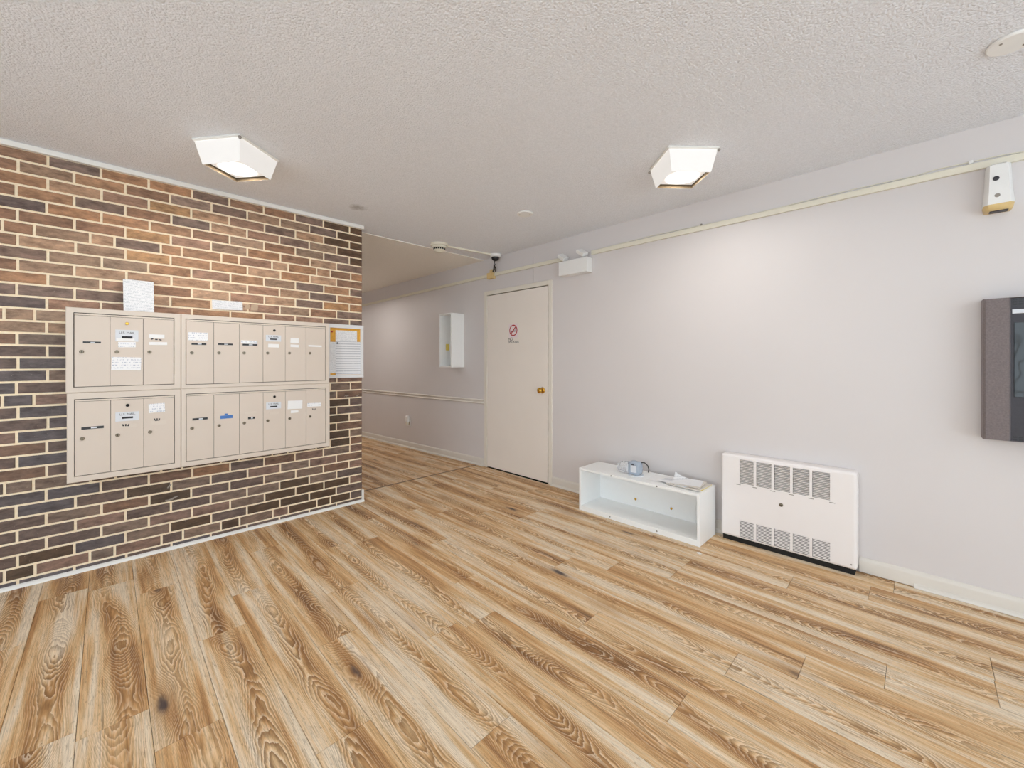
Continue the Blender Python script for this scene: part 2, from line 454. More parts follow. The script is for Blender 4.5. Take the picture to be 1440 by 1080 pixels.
# ---- right wall with a recess for the door
DY0, DY1, DZ = 2.610, 3.640, 2.060       # outer frame of the door
bm = NB()
box(bm, XR, XR + 0.15, YF - 0.1, DY0, -0.25, H + 0.05)
box(bm, XR, XR + 0.15, DY1, YH, -0.25, H + 0.05)
box(bm, XR, XR + 0.15, DY0, DY1, DZ, H + 0.05)
box(bm, XR + 0.08, XR + 0.15, DY0, DY1, -0.25, DZ)
struct('wall_right', bm, M['wall'], 'pale grey painted wall along the right of the lobby', 'wall')
bm = NB(); box(bm, XR - 0.0018, XR + 0.01, 2.862, 2.866, DZ, H)
struct('trim_1', bm, M['wall'], 'faint upright drywall seam above the door', 'seam')

# ---- walls behind the camera, unseen glazing in the left one lets in daylight
WY0, WY1, WZ0, WZ1 = -2.0, 2.4, 0.12, 2.25
bm = NB()
box(bm, XL - 0.15, XL, YF - 0.1, WY0, -0.1, H + 0.05); box(bm, XL - 0.15, XL, WY1, YB + 0.15, -0.1, H + 0.05)
box(bm, XL - 0.15, XL, WY0, WY1, -0.1, WZ0); box(bm, XL - 0.15, XL, WY0, WY1, WZ1, H + 0.05)
struct('wall_left', bm, M['wall'], 'painted wall with unseen glazing for daylight', 'wall')
bm = NB()
for k in range(5):
    y = WY0 + (WY1 - WY0) * k / 4; box(bm, XL - 0.10, XL - 0.04, max(WY0, y - 0.03), min(WY1, y + 0.03), WZ0, WZ1)
box(bm, XL - 0.10, XL - 0.04, WY0, WY1, WZ0, WZ0 + 0.05); box(bm, XL - 0.10, XL - 0.04, WY0, WY1, WZ1 - 0.05, WZ1)
struct('window_1', bm, M['trim_white'], 'unseen metal framed glazing that lets in daylight', 'window')
WX0, WX1 = -1.9, 2.5  # window added behind the camera to brighten the brick wall and hallway
bm = NB()
box(bm, XL - 0.15, WX0, YF - 0.15, YF, -0.1, H + 0.05); box(bm, WX1, XR + 0.15, YF - 0.15, YF, -0.1, H + 0.05)
box(bm, WX0, WX1, YF - 0.15, YF, -0.1, WZ0); box(bm, WX0, WX1, YF - 0.15, YF, WZ1, H + 0.05)
struct('wall_front', bm, M['wall'], 'painted wall behind the viewer with wide windows added for daylight', 'wall')
bm = NB()
for k in range(5):
    x = WX0 + (WX1 - WX0) * k / 4; box(bm, max(WX0, x - 0.03), min(WX1, x + 0.03), YF - 0.10, YF - 0.04, WZ0, WZ1)
box(bm, WX0, WX1, YF - 0.10, YF - 0.04, WZ0, WZ0 + 0.05); box(bm, WX0, WX1, YF - 0.10, YF - 0.04, WZ1 - 0.05, WZ1)
struct('added_window', bm, M['trim_white'], 'wide metal framed window added unseen behind the viewer for daylight', 'window')
bm = NB(); box(bm, XE - 0.15, XE, YB + 0.15, YH + 0.15, -0.3, H + 0.05)
struct('wall_hall_left', bm, M['wall'], 'hallway wall behind the brick wall', 'wall')
bm = NB(); box(bm, XE - 0.15, XR + 0.15, YH, YH + 0.15, -0.3, H + 0.05)
struct('wall_hall_end', bm, M['wall'], 'far end wall of the hallway', 'wall')

# ---- brick wall: mortar core with one object for every brick
bm = NB(); box(bm, XL, XE - 0.004, YB + 0.0030, YB + 0.155, -0.02, H + 0.02)
wall_b = struct('wall_back', bm, M['mortar'], 'brown brick wall laid in cream mortar carrying the mailboxes', 'brick wall')
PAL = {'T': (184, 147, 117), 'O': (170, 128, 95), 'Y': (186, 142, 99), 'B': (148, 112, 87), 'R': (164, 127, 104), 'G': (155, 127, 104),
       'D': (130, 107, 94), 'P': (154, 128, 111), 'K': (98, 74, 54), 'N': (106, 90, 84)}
# darker colours for the lower courses, with the mailboxes' shade put into them
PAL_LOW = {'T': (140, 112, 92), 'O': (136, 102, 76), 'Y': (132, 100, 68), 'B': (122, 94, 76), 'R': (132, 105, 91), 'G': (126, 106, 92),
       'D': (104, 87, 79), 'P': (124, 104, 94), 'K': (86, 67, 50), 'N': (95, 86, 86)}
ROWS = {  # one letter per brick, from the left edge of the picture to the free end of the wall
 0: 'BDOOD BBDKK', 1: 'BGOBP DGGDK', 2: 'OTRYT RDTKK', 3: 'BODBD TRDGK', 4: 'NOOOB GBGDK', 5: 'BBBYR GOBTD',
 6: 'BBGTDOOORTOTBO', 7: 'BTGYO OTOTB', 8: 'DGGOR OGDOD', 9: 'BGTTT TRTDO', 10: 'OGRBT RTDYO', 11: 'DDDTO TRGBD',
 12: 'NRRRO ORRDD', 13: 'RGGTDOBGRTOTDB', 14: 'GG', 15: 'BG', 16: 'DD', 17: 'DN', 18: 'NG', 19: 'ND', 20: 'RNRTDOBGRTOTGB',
 21: 'DNOOB RBGGB', 22: 'DNBBR GRBKD', 23: 'RNBBR GRBKD', 24: 'BDBBR GRBKG', 25: 'DNBBR GRBKB', 26: 'BDBBR GRBKG', 27: 'DGGKKKKKKKKKKB',  # last row here: its run of K paints the shade right below the mailboxes
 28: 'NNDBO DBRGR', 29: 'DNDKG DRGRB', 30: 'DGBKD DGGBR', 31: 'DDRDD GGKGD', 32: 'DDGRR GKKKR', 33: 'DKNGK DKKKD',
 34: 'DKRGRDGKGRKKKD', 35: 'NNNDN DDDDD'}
PITCH, Z0 = 0.0679, 2.350
A0, B0, BP = -0.245, -0.137, 0.2167
def row_joints(r):
    rr = random.Random(100 + r)
    if r % 7 == 6:
        xs = [1.498]; x = -0.291
        for k in range(-10, 6):
            xs += [x + 0.3235 * k, x + 0.3235 * k + 0.214]
        xs = [v for v in xs if v < 1.36 or v == 1.498]
    else:
        b = A0 if r % 2 == 0 else B0
        xs = [b + BP * k for k in range(-12, 9)]
        xs = [v for v in xs if v < XE - 0.05]
    xs = sorted(v + rr.uniform(-0.004, 0.004) for v in xs)
    return [v for v in xs if v > XL + 0.02]
def add_brick(bm, x0, x1, z0, z1, proud, y_back):
    c = 0.0022; yf = YB - proud
    pts = [(x0, z0), (x1, z0), (x1, z1), (x0, z1)]
    pin = [(x0 + c, z0 + c), (x1 - c, z0 + c), (x1 - c, z1 - c), (x0 + c, z1 - c)]
    b = [bm.verts.new((x, y_back, z)) for x, z in pts]
    m = [bm.verts.new((x, yf + c, z)) for x, z in pts]
    f = [bm.verts.new((x, yf, z)) for x, z in pin]
    for P_, Q_ in ((b, m), (m, f)):
        for k in range(4): bm.faces.new((P_[k], P_[(k + 1) % 4], Q_[(k + 1) % 4], Q_[k]))
    bm.faces.new(f); bm.faces.new(b[::-1])
rest = NB()
nb = 0
for r in range(36):
    zt, zb = Z0 - PITCH * (r - 1) - 0.0058, Z0 - PITCH * r + 0.0058
    if r == 0: zt = 2.408
    zb = max(zb, 0.004)
    xs = [XL] + row_joints(r) + [XE + 0.0058]
    row = [(a + 0.0058, b - 0.0058) for a, b in zip(xs, xs[1:])]
    vis = [(a, b) for a, b in row if b > -0.412]
    letters = ROWS[r].replace(' ', '')
    for a, b in row:
        rr = random.Random(int(r * 1000 + a * 317))
        hid = (a > -0.155 and b < 1.30 and zb > 0.56 and zt < 1.53) or (a > 1.32 and zb > 1.12 and zt < 1.53)
        proud = rr.uniform(-0.0012, 0.0014)
        if b <= -0.412 or hid:
            add_brick(rest, a, b, zb, zt, proud, YB + 0.10); continue
        k = vis.index((a, b))
        if len(letters) == len(vis): ch = letters[k]
        elif len(letters) == 2: ch = letters[k] if k < 2 else rr.choice('BKGR')
        else: ch = letters[min(k, len(letters) - 1)]
        bm = NB(); add_brick(bm, a, b, zb, zt, proud, YB + 0.10)
        o = obj('brick', bm, M['brick'], wall_b); nb += 1
        j = rr.uniform(0.92, 1.08); t_ = rr.uniform(-0.04, 0.04)
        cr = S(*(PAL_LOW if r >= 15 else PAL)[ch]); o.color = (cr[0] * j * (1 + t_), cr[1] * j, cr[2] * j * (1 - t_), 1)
o = obj('brickwork', rest, M['brick_rest'], wall_b); o['kind'] = 'stuff'

# mouldings of the brick wall
bm = NB(); box(bm, XL, XE + 0.012, YB - 0.022, YB + 0.004, H - 0.030, H, 0.004)
struct('trim_2', bm, M['trim_white'], 'slim white moulding where the brick wall meets the ceiling', 'moulding')
bm = NB()
q = [(XL, YB, 0.0), (XL, YB - 0.019, 0.0), (XL, YB - 0.018, 0.008), (XL, YB - 0.013, 0.014), (XL, YB - 0.006, 0.018), (XL, YB, 0.019)]
prism(bm, q, (0, 0, 0), (XE + 0.015 - XL, 0, 0))
struct('trim_3', bm, M['trim_white'], 'white quarter round moulding along the foot of the brick wall', 'moulding', smooth=True)
bm = NB(); box(bm, XE - 0.004, XE + 0.014, YB - 0.014, YB + 0.006, 0.0, 0.105, 0.004)
struct('trim_4', bm, M['trim_white'], 'short upright white corner piece at the brick wall end', 'moulding')
bm = NB(); prism(bm, [(XE - 0.1, YS - 0.012, -0.004), (XE - 0.1, YS - 0.009, 0.002), (XE - 0.1, YS + 0.009, 0.002), (XE - 0.1, YS + 0.012, -0.004)], (0, 0, 0), (XR - XE + 0.1, 0, 0))
struct('trim_5', bm, plain('threshold_strip', S(120, 96, 70), 0.5), 'thin brown threshold strip across the hallway opening', 'threshold')

# baseboards and chair rail on the right wall
def run_y(bm, prof, y0, y1, drop=False, k=1.0):
    """prof of (out from wall, z); swept along Y, following the hallway slope when drop."""
    a = [bm.verts.new((XR - o_, y0, z + (hz(y0) * k if drop else 0))) for o_, z in prof]
    b = [bm.verts.new((XR - o_, y1, z + (hz(y1) * k if drop else 0))) for o_, z in prof]
    n = len(prof); bm.faces.new(a); bm.faces.new(b[::-1])
    for i in range(n): bm.faces.new((a[i], b[i], b[(i + 1) % n], a[(i + 1) % n]))
BASE = [(0, 0.004), (0.013, 0.004), (0.013, 0.066), (0.010, 0.078), (0.005, 0.086), (0, 0.089)]
SHOE = [(0.011, 0.001), (0.028, 0.001), (0.027, 0.009), (0.022, 0.017), (0.013, 0.022)]
bm = NB(); run_y(bm, BASE, YF, 0.262); run_y(bm, SHOE, YF, 0.032)
struct('baseboard_right', bm, M['trim'], 'cream baseboard right of the wall heater', 'baseboard', smooth=True)
bm = NB(); run_y(bm, BASE, 1.005, DY0); run_y(bm, SHOE, 1.005, DY0)
struct('baseboard_middle', bm, M['trim'], 'cream baseboard between the wall heater and the door', 'baseboard', smooth=True)
bm = NB(); run_y(bm, BASE, DY1, YS, True); run_y(bm, BASE, YS, YH, True); run_y(bm, SHOE, DY1, YS, True); run_y(bm, SHOE, YS, YH, True)
struct('baseboard_hallway', bm, M['trim'], 'cream baseboard along the hallway wall', 'baseboard', smooth=True)
RAIL = [(0, 0.733), (0.010, 0.734), (0.014, 0.741), (0.010, 0.749), (0.007, 0.752), (0.007, 0.766), (0.016, 0.769), (0.020, 0.777), (0.015, 0.786), (0, 0.788)]
bm = NB(); run_y(bm, RAIL, DY1, YS, True, 0.45); run_y(bm, RAIL, YS, YH, True, 0.45)
struct('trim_6', bm, M['trim'], 'cream double beaded chair rail along the hallway wall', 'chair rail', smooth=True)

# ---- the door
dr = thing('door_1', 'beige flat door in a cream frame in the right wall', 'door', (XR, (DY0 + DY1) / 2, 0)); dr['kind'] = 'structure'
FW = 0.047
bm = NB()
box(bm, XR - 0.008, XR + 0.075, DY0, DY0 + FW, 0.0, DZ, 0.003)
box(bm, XR - 0.008, XR + 0.075, DY1 - FW, DY1, 0.0, DZ, 0.003)
box(bm, XR - 0.008, XR + 0.075, DY0 + FW, DY1 - FW, DZ - FW, DZ, 0.003)
obj('door_frame', bm, M['frame'], dr)
bm = NB(); box(bm, XR - 0.005, XR + 0.052, DY0 + FW + 0.009, DY1 - FW - 0.003, 0.014, DZ - FW - 0.009, 0.0015)
leaf = obj('door_leaf', bm, M['door'], dr)
bm = NB(); box(bm, XR + 0.055, XR + 0.075, DY0 + FW, DY1 - FW, 0.0, DZ - FW)
obj('door_stop', bm, M['dark'], dr)
for z in (1.80, 1.045, 0.290):
    bm = NB(); box(bm, XR - 0.0105, XR + 0.010, DY1 - FW - 0.004, DY1 - FW + 0.026, z - 0.05, z + 0.05, 0.002)
    tube(bm, [(XR - 0.011, DY1 - FW - 0.004, z - 0.052), (XR - 0.011, DY1 - FW - 0.004, z + 0.052)], 0.006, 10)
    obj('hinge', bm, M['frame'], dr, True)
bm = NB()
lathe(bm, [(0.0, 0.0), (0.032, 0.0), (0.032, 0.004), (0.026, 0.010), (0.012, 0.013), (0.011, 0.026), (0.022, 0.032), (0.0285, 0.043), (0.0285, 0.053), (0.022, 0.062), (0.009, 0.066), (0.0, 0.066)], (XR - 0.005, 2.735, 0.945), (-1, 0, 0), 28)
k_ = obj('doorknob', bm, M['brass'], dr, True); k_['label'] = 'round brass doorknob'
bm = NB(); box(bm, XR - 0.0095, XR - 0.004, DY0 + FW - 0.012, DY0 + FW + 0.002, 0.905, 0.985, 0.001)
obj('strike_plate', bm, M['frame'], dr)

# ================================================================ THINGS
# ---- ceiling lights (square tapered glass, corners towards the walls)
def ceiling_light(cx, cy, rot, label, dm='lamp'):
    t = thing('ceiling_light', label, 'ceiling light', (cx, cy, H), 'square glass ceiling lights')
    def ring(r, z): return [Vector((cx + r * math.cos(rot + k * PI / 2), cy + r * math.sin(rot + k * PI / 2), z)) for k in range(4)]
    def shell(bm, rs, mi=0):
        R = [[bm.verts.new(p) for p in ring(r, z)] for r, z in rs]
        for A, B in zip(R, R[1:]):
            for k in range(4): bm.faces.new((A[k], A[(k + 1) % 4], B[(k + 1) % 4], B[k])).material_index = mi
        return R
    bm = NB(); shell(bm, [(0.203, H), (0.206, H - 0.008), (0.196, H - 0.014)])
    obj('mounting_pan', bm, M['trim_white'], t)
    bm = NB(); shell(bm, [(0.196, H - 0.010), (0.160, H - 0.128)])
    obj('glass_side', bm, M['lamp_side'], t)
    bm = NB(); shell(bm, [(0.160, H - 0.128), (0.1550, H - 0.1285)])
    shell(bm, [(0.1550, H - 0.1285), (0.158, H - 0.104)], 1)
    obj('glass_lip', bm, [M['lamp_side'], M['lamp_lip']], t)
    bm = NB(); R = shell(bm, [(0.158, H - 0.104), (0.130, H - 0.111)]); bm.faces.new(R[-1])
    obj('diffuser', bm, M[dm], t, origin=(cx, cy, H - 0.11))
    for k in (1, 3):
        p = ring(0.201, H - 0.012)[k]
        bm = NB(); lathe(bm, [(0.0, 0.0), (0.007, 0.0), (0.009, 0.006), (0.006, 0.013), (0.0, 0.015)], p, (0, 0, -1), 12)
        obj('clip', bm, M['grey_plastic'], t, True)
    return t
ceiling_light(0.523, 2.728, math.radians(-8.5), 'glowing square glass ceiling light closest to the brick wall')
ceiling_light(2.411, 1.000, math.radians(2.5), 'glowing square glass ceiling light near the right wall')
ceiling_light(2.26, 5.85, 0.6, 'unseen square glass ceiling light in the hallway just beyond the brick wall', 'lamp_hall')  # out of view, read off the glow on the hallway wall
ceiling_light(2.30, 7.9, 0.6, 'unseen square glass ceiling light added to brighten the far hallway', 'lamp_hall')  # second hallway lamp, added out of view for more light there

# ---- mailboxes: four units, each with its doors
YM = 3.35
usm = text_polys('U.S. MAIL', 0.017)
usm2 = text_polys('U.S. MAIL', 0.012)
def mailbox(x0, x1, z0, z1, ix0, ix1, iz0, iz1, n, label, master, items, lz):
    t = thing('mailbox_unit', label, 'mailbox', ((x0 + x1) / 2, YB - 0.003, z0), 'apartment mailbox units on the brick wall')
    bm = NB()
    box(bm, x0 + 0.006, x1 - 0.006, YM + 0.012, YB - 0.0025, z0 + 0.006, z1 - 0.006)
    obj('cabinet_body', bm, M['mail'], t)
    # mitred picture-frame rim
    bm = NB()
    o4 = [(x0, z0), (x1, z0), (x1, z1), (x0, z1)]; i4 = [(ix0 - 0.003, iz0 - 0.003), (ix1 + 0.003, iz0 - 0.003), (ix1 + 0.003, iz1 + 0.003), (ix0 - 0.003, iz1 + 0.003)]
    c = 0.003
    L = [[bm.verts.new((x, YM + 0.014, z)) for x, z in o4],
         [bm.verts.new((x, YM + c, z)) for x, z in o4],
         [bm.verts.new((x + (c if x == x0 else -c), YM, z + (c if z == z0 else -c))) for x, z in o4],
         [bm.verts.new((x, YM, z)) for x, z in i4],
         [bm.verts.new((x, YM + 0.011, z)) for x, z in i4]]
    for P_, Q_ in zip(L, L[1:]):
        for k in range(4): bm.faces.new((P_[k], P_[(k + 1) % 4], Q_[(k + 1) % 4], Q_[k]))
    obj('rim', bm, M['mail_edge'], t)
    bm = NB(); box(bm, ix0 - 0.002, ix1 + 0.002, YM + 0.0105, YM + 0.0118, iz0 - 0.002, iz1 + 0.002)
    obj('door_gap', bm, M['dark'], t)
    doors = []
    w = (ix1 - ix0) / n
    bm = NB(); box(bm, ix0, ix1, YM + 0.002, YM + 0.010, iz1 - 0.011, iz1 - 0.001, 0.0015)
    obj('top_rail', bm, M['mail_edge'], t)
    for k in range(n):
        a, b = ix0 + w * k + 0.0009, ix0 + w * (k + 1) - 0.0009
        bm = NB(); box(bm, a, b, YM + 0.003, YM + 0.0105, iz0 + 0.0005, iz1 - 0.0125, 0.0012)
        d = obj('door', bm, M['mail'], t); doors.append(d)
        def lock(x, z, r, m, nm):
            bm = NB()
            lathe(bm, [(0.0, 0.0), (r, 0.0), (r, 0.004), (r * 0.8, 0.006), (r * 0.72, 0.006), (r * 0.70, 0.0045), (0.0, 0.0045)], (x, YM + 0.003, z), (0, -1, 0), 18)
            box(bm, x - 0.0012, x + 0.0012, YM - 0.0024, YM - 0.0012, z - 0.005, z + 0.005, 0, 1)
            obj(nm, bm, [m, M['dark']], d, True)
        lock(a + 0.028, lz + 0.0015 * k, 0.0098, M['steel'], 'lock')
        if k == master: lock((a + b) / 2, iz1 - 0.047, 0.0085, M['brass'] if x0 < 0.2 and z0 > 0.8 else M['dark'], 'master_lock')
    rr = random.Random(int(x0 * 50 + z0 * 90))
    for (k, kind, xa, xb, za, zb) in items:
        d = doors[k]; bm = NB(); y = YM + 0.003; mats = None; nm = 'paper_label'
        if kind == 'slot':
            box(bm, xa, xb, y - 0.0012, y + 0.001, za, zb, 0, 0)
            box(bm, xa + (xb - xa) * 0.42, xa + (xb - xa) * 0.68, y - 0.0016, y - 0.0011, za + 0.003, zb - 0.003, 0, 1)
            mats = [M['black'], M['grey_label']]; nm = 'name_slot'
        elif kind == 'mail':
            box(bm, xa, xb, y - 0.001, y + 0.0005, za, zb)
            box(bm, xa + (xb - xa) * 0.27, xb - (xb - xa) * 0.26, y - 0.0018, y - 0.0008, za + (zb - za) * 0.26, za + (zb - za) * 0.46, 0, 1)
            add_text(bm, usm, on_brick((xa + xb) / 2, y - 0.0016, za + (zb - za) * 0.74), 1)
            mats = [M['grey_label'], M['ink']]; nm = 'mail_plate'
        elif kind == 'ink':
            for q_ in range(3):
                xx = xa + (xb - xa) * q_ / 3
                vv = box(bm, xx, xx + (xb - xa) * 0.22, y - 0.0028, y - 0.0019, za, zb)
                xf(bm, vv, Matrix.Translation((xx, y, za)) @ Matrix.Rotation(0.35 * (q_ - 1), 4, 'Y') @ Matrix.Translation((-xx, -y, -za)))
            mats = [M['ink']]; nm = 'handwritten_mark'
        elif kind == 'blue':
            box(bm, xa, xb, y - 0.0014, y + 0.0005, za, zb, 0.0006); mats = [M['blue_tape']]; nm = 'blue_label'
        else:
            tl = rr.uniform(-0.035, 0.035); cx_, cz_ = (xa + xb) / 2, (za + zb) / 2
            vv = box(bm, xa, xb, y - 0.0017, y + 0.0003, za, zb)
            xf(bm, vv, Matrix.Translation((cx_, y, cz_)) @ Matrix.Rotation(tl, 4, 'Y') @ Matrix.Translation((-cx_, -y, -cz_)))
            mats = [M['scribble'] if kind == 'note' else (M['mail_edge'] if kind == 'faint' else M['paper'])]
        o = obj(nm, bm, mats, d)
        if kind == 'blue': o['label'] = 'blue label tape in the name slot'
    return t
mailbox(-0.166, 0.3335, 1.0655, 1.5455, -0.134, 0.298, 1.098, 1.515, 3, 'beige three-door mailbox unit, upper left one, under the taller taped sheet', 1, [
    (0, 'slot', -0.100, -0.028, 1.346, 1.356), (1, 'mail', 0.032, 0.132, 1.361, 1.430), (1, 'strip', 0.036, 0.115, 1.362, 1.379), (1, 'note', 0.044, 0.120, 1.326, 1.358),
    (1, 'note', 0.015, 0.144, 1.189, 1.267), (2, 'strip', 0.180, 0.253, 1.384, 1.409), (2, 'strip', 0.180, 0.266, 1.344, 1.362), (2, 'ink', 0.19, 0.245, 1.375, 1.381)], 1.297)
mailbox(0.3345, 1.262, 1.0655, 1.5455, 0.360, 1.232, 1.092, 1.515, 6, 'wide beige six-door mailbox unit, upper right one, beside the notice board', 3, [
    (0, 'note', 0.371, 0.473, 1.379, 1.432), (0, 'slot', 0.387, 0.465, 1.350, 1.362), (1, 'slot', 0.529, 0.612, 1.353, 1.364), (2, 'note', 0.661, 0.760, 1.366, 1.389),
    (2, 'slot', 0.670, 0.760, 1.353, 1.365), (3, 'mail', 0.813, 0.913, 1.387, 1.434), (3, 'strip', 0.828, 0.899, 1.344, 1.369), (4, 'strip', 0.977, 1.035, 1.380, 1.418),
    (4, 'strip', 0.977, 1.035, 1.349, 1.368), (5, 'strip', 1.104, 1.203, 1.355, 1.368)], 1.298)
mailbox(-0.162, 0.3335, 0.5610, 1.0645, -0.131, 0.300, 0.596, 1.026, 3, 'beige three-door mailbox unit, lower left one, with checkmarks on two strips', 1, [
    (0, 'slot', -0.106, -0.016, 0.855, 0.869), (1, 'mail', 0.032, 0.135, 0.886, 0.940), (1, 'faint', 0.051, 0.123, 0.847, 0.867), (1, 'ink', 0.064, 0.092, 0.855, 0.868),
    (2, 'note', 0.179, 0.255, 0.925, 0.980), (2, 'faint', 0.193, 0.262, 0.848, 0.874), (2, 'ink', 0.208, 0.230, 0.872, 0.888)], 0.804)
mailbox(0.3345, 1.265, 0.5610, 1.0645, 0.361, 1.233, 0.595, 1.029, 6, 'wide beige six-door mailbox unit, lower right one, with one blue label', 3, [
    (0, 'slot', 0.392, 0.472, 0.856, 0.870), (1, 'blue', 0.542, 0.612, 0.851, 0.873), (1, 'blue', 0.566, 0.583, 0.874, 0.885), (2, 'slot', 0.703, 0.746, 0.833, 0.848),
    (2, 'faint', 0.681, 0.754, 0.872, 0.884), (3, 'mail', 0.815, 0.913, 0.893, 0.942), (3, 'faint', 0.834, 0.899, 0.854, 0.871), (4, 'strip', 0.958, 1.060, 0.881, 0.944),
    (4, 'strip', 0.979, 1.032, 0.851, 0.871), (5, 'note', 1.096, 1.198, 0.888, 0.916), (5, 'ink', 1.135, 1.155, 0.861, 0.874)], 0.806)

# ---- sheets above the mailboxes
def sheet(name, corners, mat, label, cat, thick, nrm, group=None, curl=0.0, nx=6, ny=6, origin=None):
    """a thin curved sheet of paper from four corners (bottom left, bottom right, top right, top left)."""
    bm = NB(); c = [Vector(v) for v in corners]; nrm = Vector(nrm).normalized()
    def P(u, v):
        p = c[0] * (1 - u) * (1 - v) + c[1] * u * (1 - v) + c[2] * u * v + c[3] * (1 - u) * v
        return p + nrm * curl * (math.sin(PI * u) * 0.5 + v * v * 0.5)
    F = [[bm.verts.new(P(i / nx, j / ny)) for i in range(nx + 1)] for j in range(ny + 1)]
    B = [[bm.verts.new(P(i / nx, j / ny) - nrm * thick) for i in range(nx + 1)] for j in range(ny + 1)]
    for j in range(ny):
        for i in range(nx):
            bm.faces.new((F[j][i], F[j][i + 1], F[j + 1][i + 1], F[j + 1][i])); bm.faces.new((B[j][i], B[j + 1][i], B[j + 1][i + 1], B[j][i + 1]))
    for i in range(nx):
        bm.faces.new((F[0][i], B[0][i], B[0][i + 1], F[0][i + 1])); bm.faces.new((F[ny][i], F[ny][i + 1], B[ny][i + 1], B[ny][i]))
    for j in range(ny):
        bm.faces.new((F[j][0], F[j + 1][0], B[j + 1][0], B[j][0])); bm.faces.new((F[j][nx], B[j][nx], B[j + 1][nx], F[j + 1][nx]))
    return tag(obj(name, bm, mat, None, True, origin), label, cat, group)
sheet('notice_sheet', [(0.068, 3.395, 1.5465), (0.207, 3.395, 1.5465), (0.208, 3.465, 1.748), (0.066, 3.465, 1.748)], M['print'],
      'white printed sheet leaning on the brick above the left mailbox unit', 'paper', 0.0006, (0, -1, 0.3), curl=0.004)
sheet('notice_strip', [(0.519, 3.4955, 1.606), (0.700, 3.4955, 1.614), (0.698, 3.4955, 1.677), (0.516, 3.4955, 1.671)], M['print'],
      'small wide white paper strip taped to the brick above the right mailbox unit', 'paper', 0.0006, (0, -1, 0), curl=0.0015)
for nm, xa, xb, za, zb, lb in (('tape_remnant', 0.712, 0.742, 1.622, 1.662, 'shiny tape remnant on the brick just right of the small paper strip'),
                               ('tape_remnant', 0.750, 0.795, 1.618, 1.664, 'larger shiny tape remnant on the brick, farther from the paper strip')):
    sheet(nm, [(xa, 3.4972, za), (xb, 3.4972, za + 0.004), (xb + 0.003, 3.4972, zb), (xa + 0.004, 3.4972, zb - 0.003)], M['tape'], lb, 'tape', 0.0005, (0, -1, 0), curl=0.0006)
# scuffs of old paint on the bricks
def scuff(pts, w, label):
    bm = NB(); pts = [Vector((x, 3.4972, z)) for x, z in pts]; up = []; dn = []
    for i, p in enumerate(pts):
        d = (pts[min(i + 1, len(pts) - 1)] - pts[max(i - 1, 0)]).normalized(); n_ = Vector((-d.z, 0, d.x)); ww = w * math.sin(PI * (i + 0.6) / (len(pts) + 0.2))
        up.append(p + n_ * ww); dn.append(p - n_ * ww)
    prism(bm, up + dn[::-1], (0, 0, 0), (0, 0.003, 0))
    tag(obj('paint_scuff', bm, M['grey_plastic']), label, 'scuff', 'old scuffs on the brick')
scuff([(0.268, 0.330), (0.285, 0.326), (0.302, 0.330), (0.316, 0.338), (0.334, 0.344)], 0.006, 'pale curved scuff on the brick below the mailboxes')
scuff([(0.279, 0.408), (0.288, 0.420), (0.298, 0.429)], 0.005, 'short slanted pale scuff just above the curved one')
scuff([(1.445, 0.938), (1.452, 0.950), (1.462, 0.940), (1.474, 0.948), (1.482, 0.944)], 0.0035, 'jagged pale scuff on the brick under the notice board')
scuff([(1.545, 0.944), (1.556, 0.936), (1.566, 0.948), (1.578, 0.944)], 0.0035, 'pale scuff near the brick corner under the notice board')

# ---- notice board
nbd = thing('notice_board', 'white framed notice board with orange backing right of the mailboxes', 'notice board', (1.455, YB - 0.004, 1.10))
BX0, BX1, BZ0, BZ1 = 1.300, 1.603, 1.100, 1.556
bm = NB(); box(bm, BX0 + 0.01, BX1 - 0.01, 3.486, YB - 0.004, BZ0 + 0.01, BZ1 - 0.01)
obj('backing', bm, M['cork'], nbd)
bm = NB()
for (a, b, c_, d_) in ((BX0, BX1, BZ0, BZ0 + 0.026), (BX0, BX1, BZ1 - 0.032, BZ1), (BX0, BX0 + 0.016, BZ0 + 0.026, BZ1 - 0.032), (BX1 - 0.026, BX1, BZ0 + 0.026, BZ1 - 0.032)):
    box(bm, a, b, 3.474, YB - 0.004, c_, d_, 0.002)
obj('frame', bm, M['acrylic'], nbd)
def flat(name, x0, x1, z0, z1, y, mat, label):
    sheet(name, [(x0, y, z0), (x1, y, z0), (x1, y, z1), (x0, y, z1)], mat, label, 'paper', 0.0006, (0, -1, 0), 'papers on the notice board', curl=0.001, nx=4, ny=4)
flat('pinned_notice', 1.363, 1.548, 1.395, 1.505, 3.4845, M['print'], 'upper printed paper on the notice board, partly covered')
flat('pinned_notice', 1.318, 1.372, 1.142, 1.405, 3.4848, M['print'], 'narrow grey printed paper at the left of the notice board')
flat('pinned_notice', 1.364, 1.580, 1.128, 1.412, 3.4825, M['print_bold'], 'large front sheet with wide text rows on the notice board')
bm = NB(); lathe(bm, [(0, 0), (0.006, 0), (0.007, 0.004), (0.004, 0.008), (0, 0.009)], (1.376, 3.4815, 1.395), (0, -1, 0), 12)
tag(obj('push_pin', bm, M['ink'], None, True), 'dark push pin at the top left of the large front sheet', 'push pin')
bm = NB(); lathe(bm, [(0, 0), (0.006, 0), (0.007, 0.004), (0.004, 0.008), (0, 0.009)], (1.333, 3.4855, 1.490), (0, -1, 0), 12)
tag(obj('push_pin', bm, M['red'], None, True), 'red push pin on the orange backing of the notice board', 'push pin')

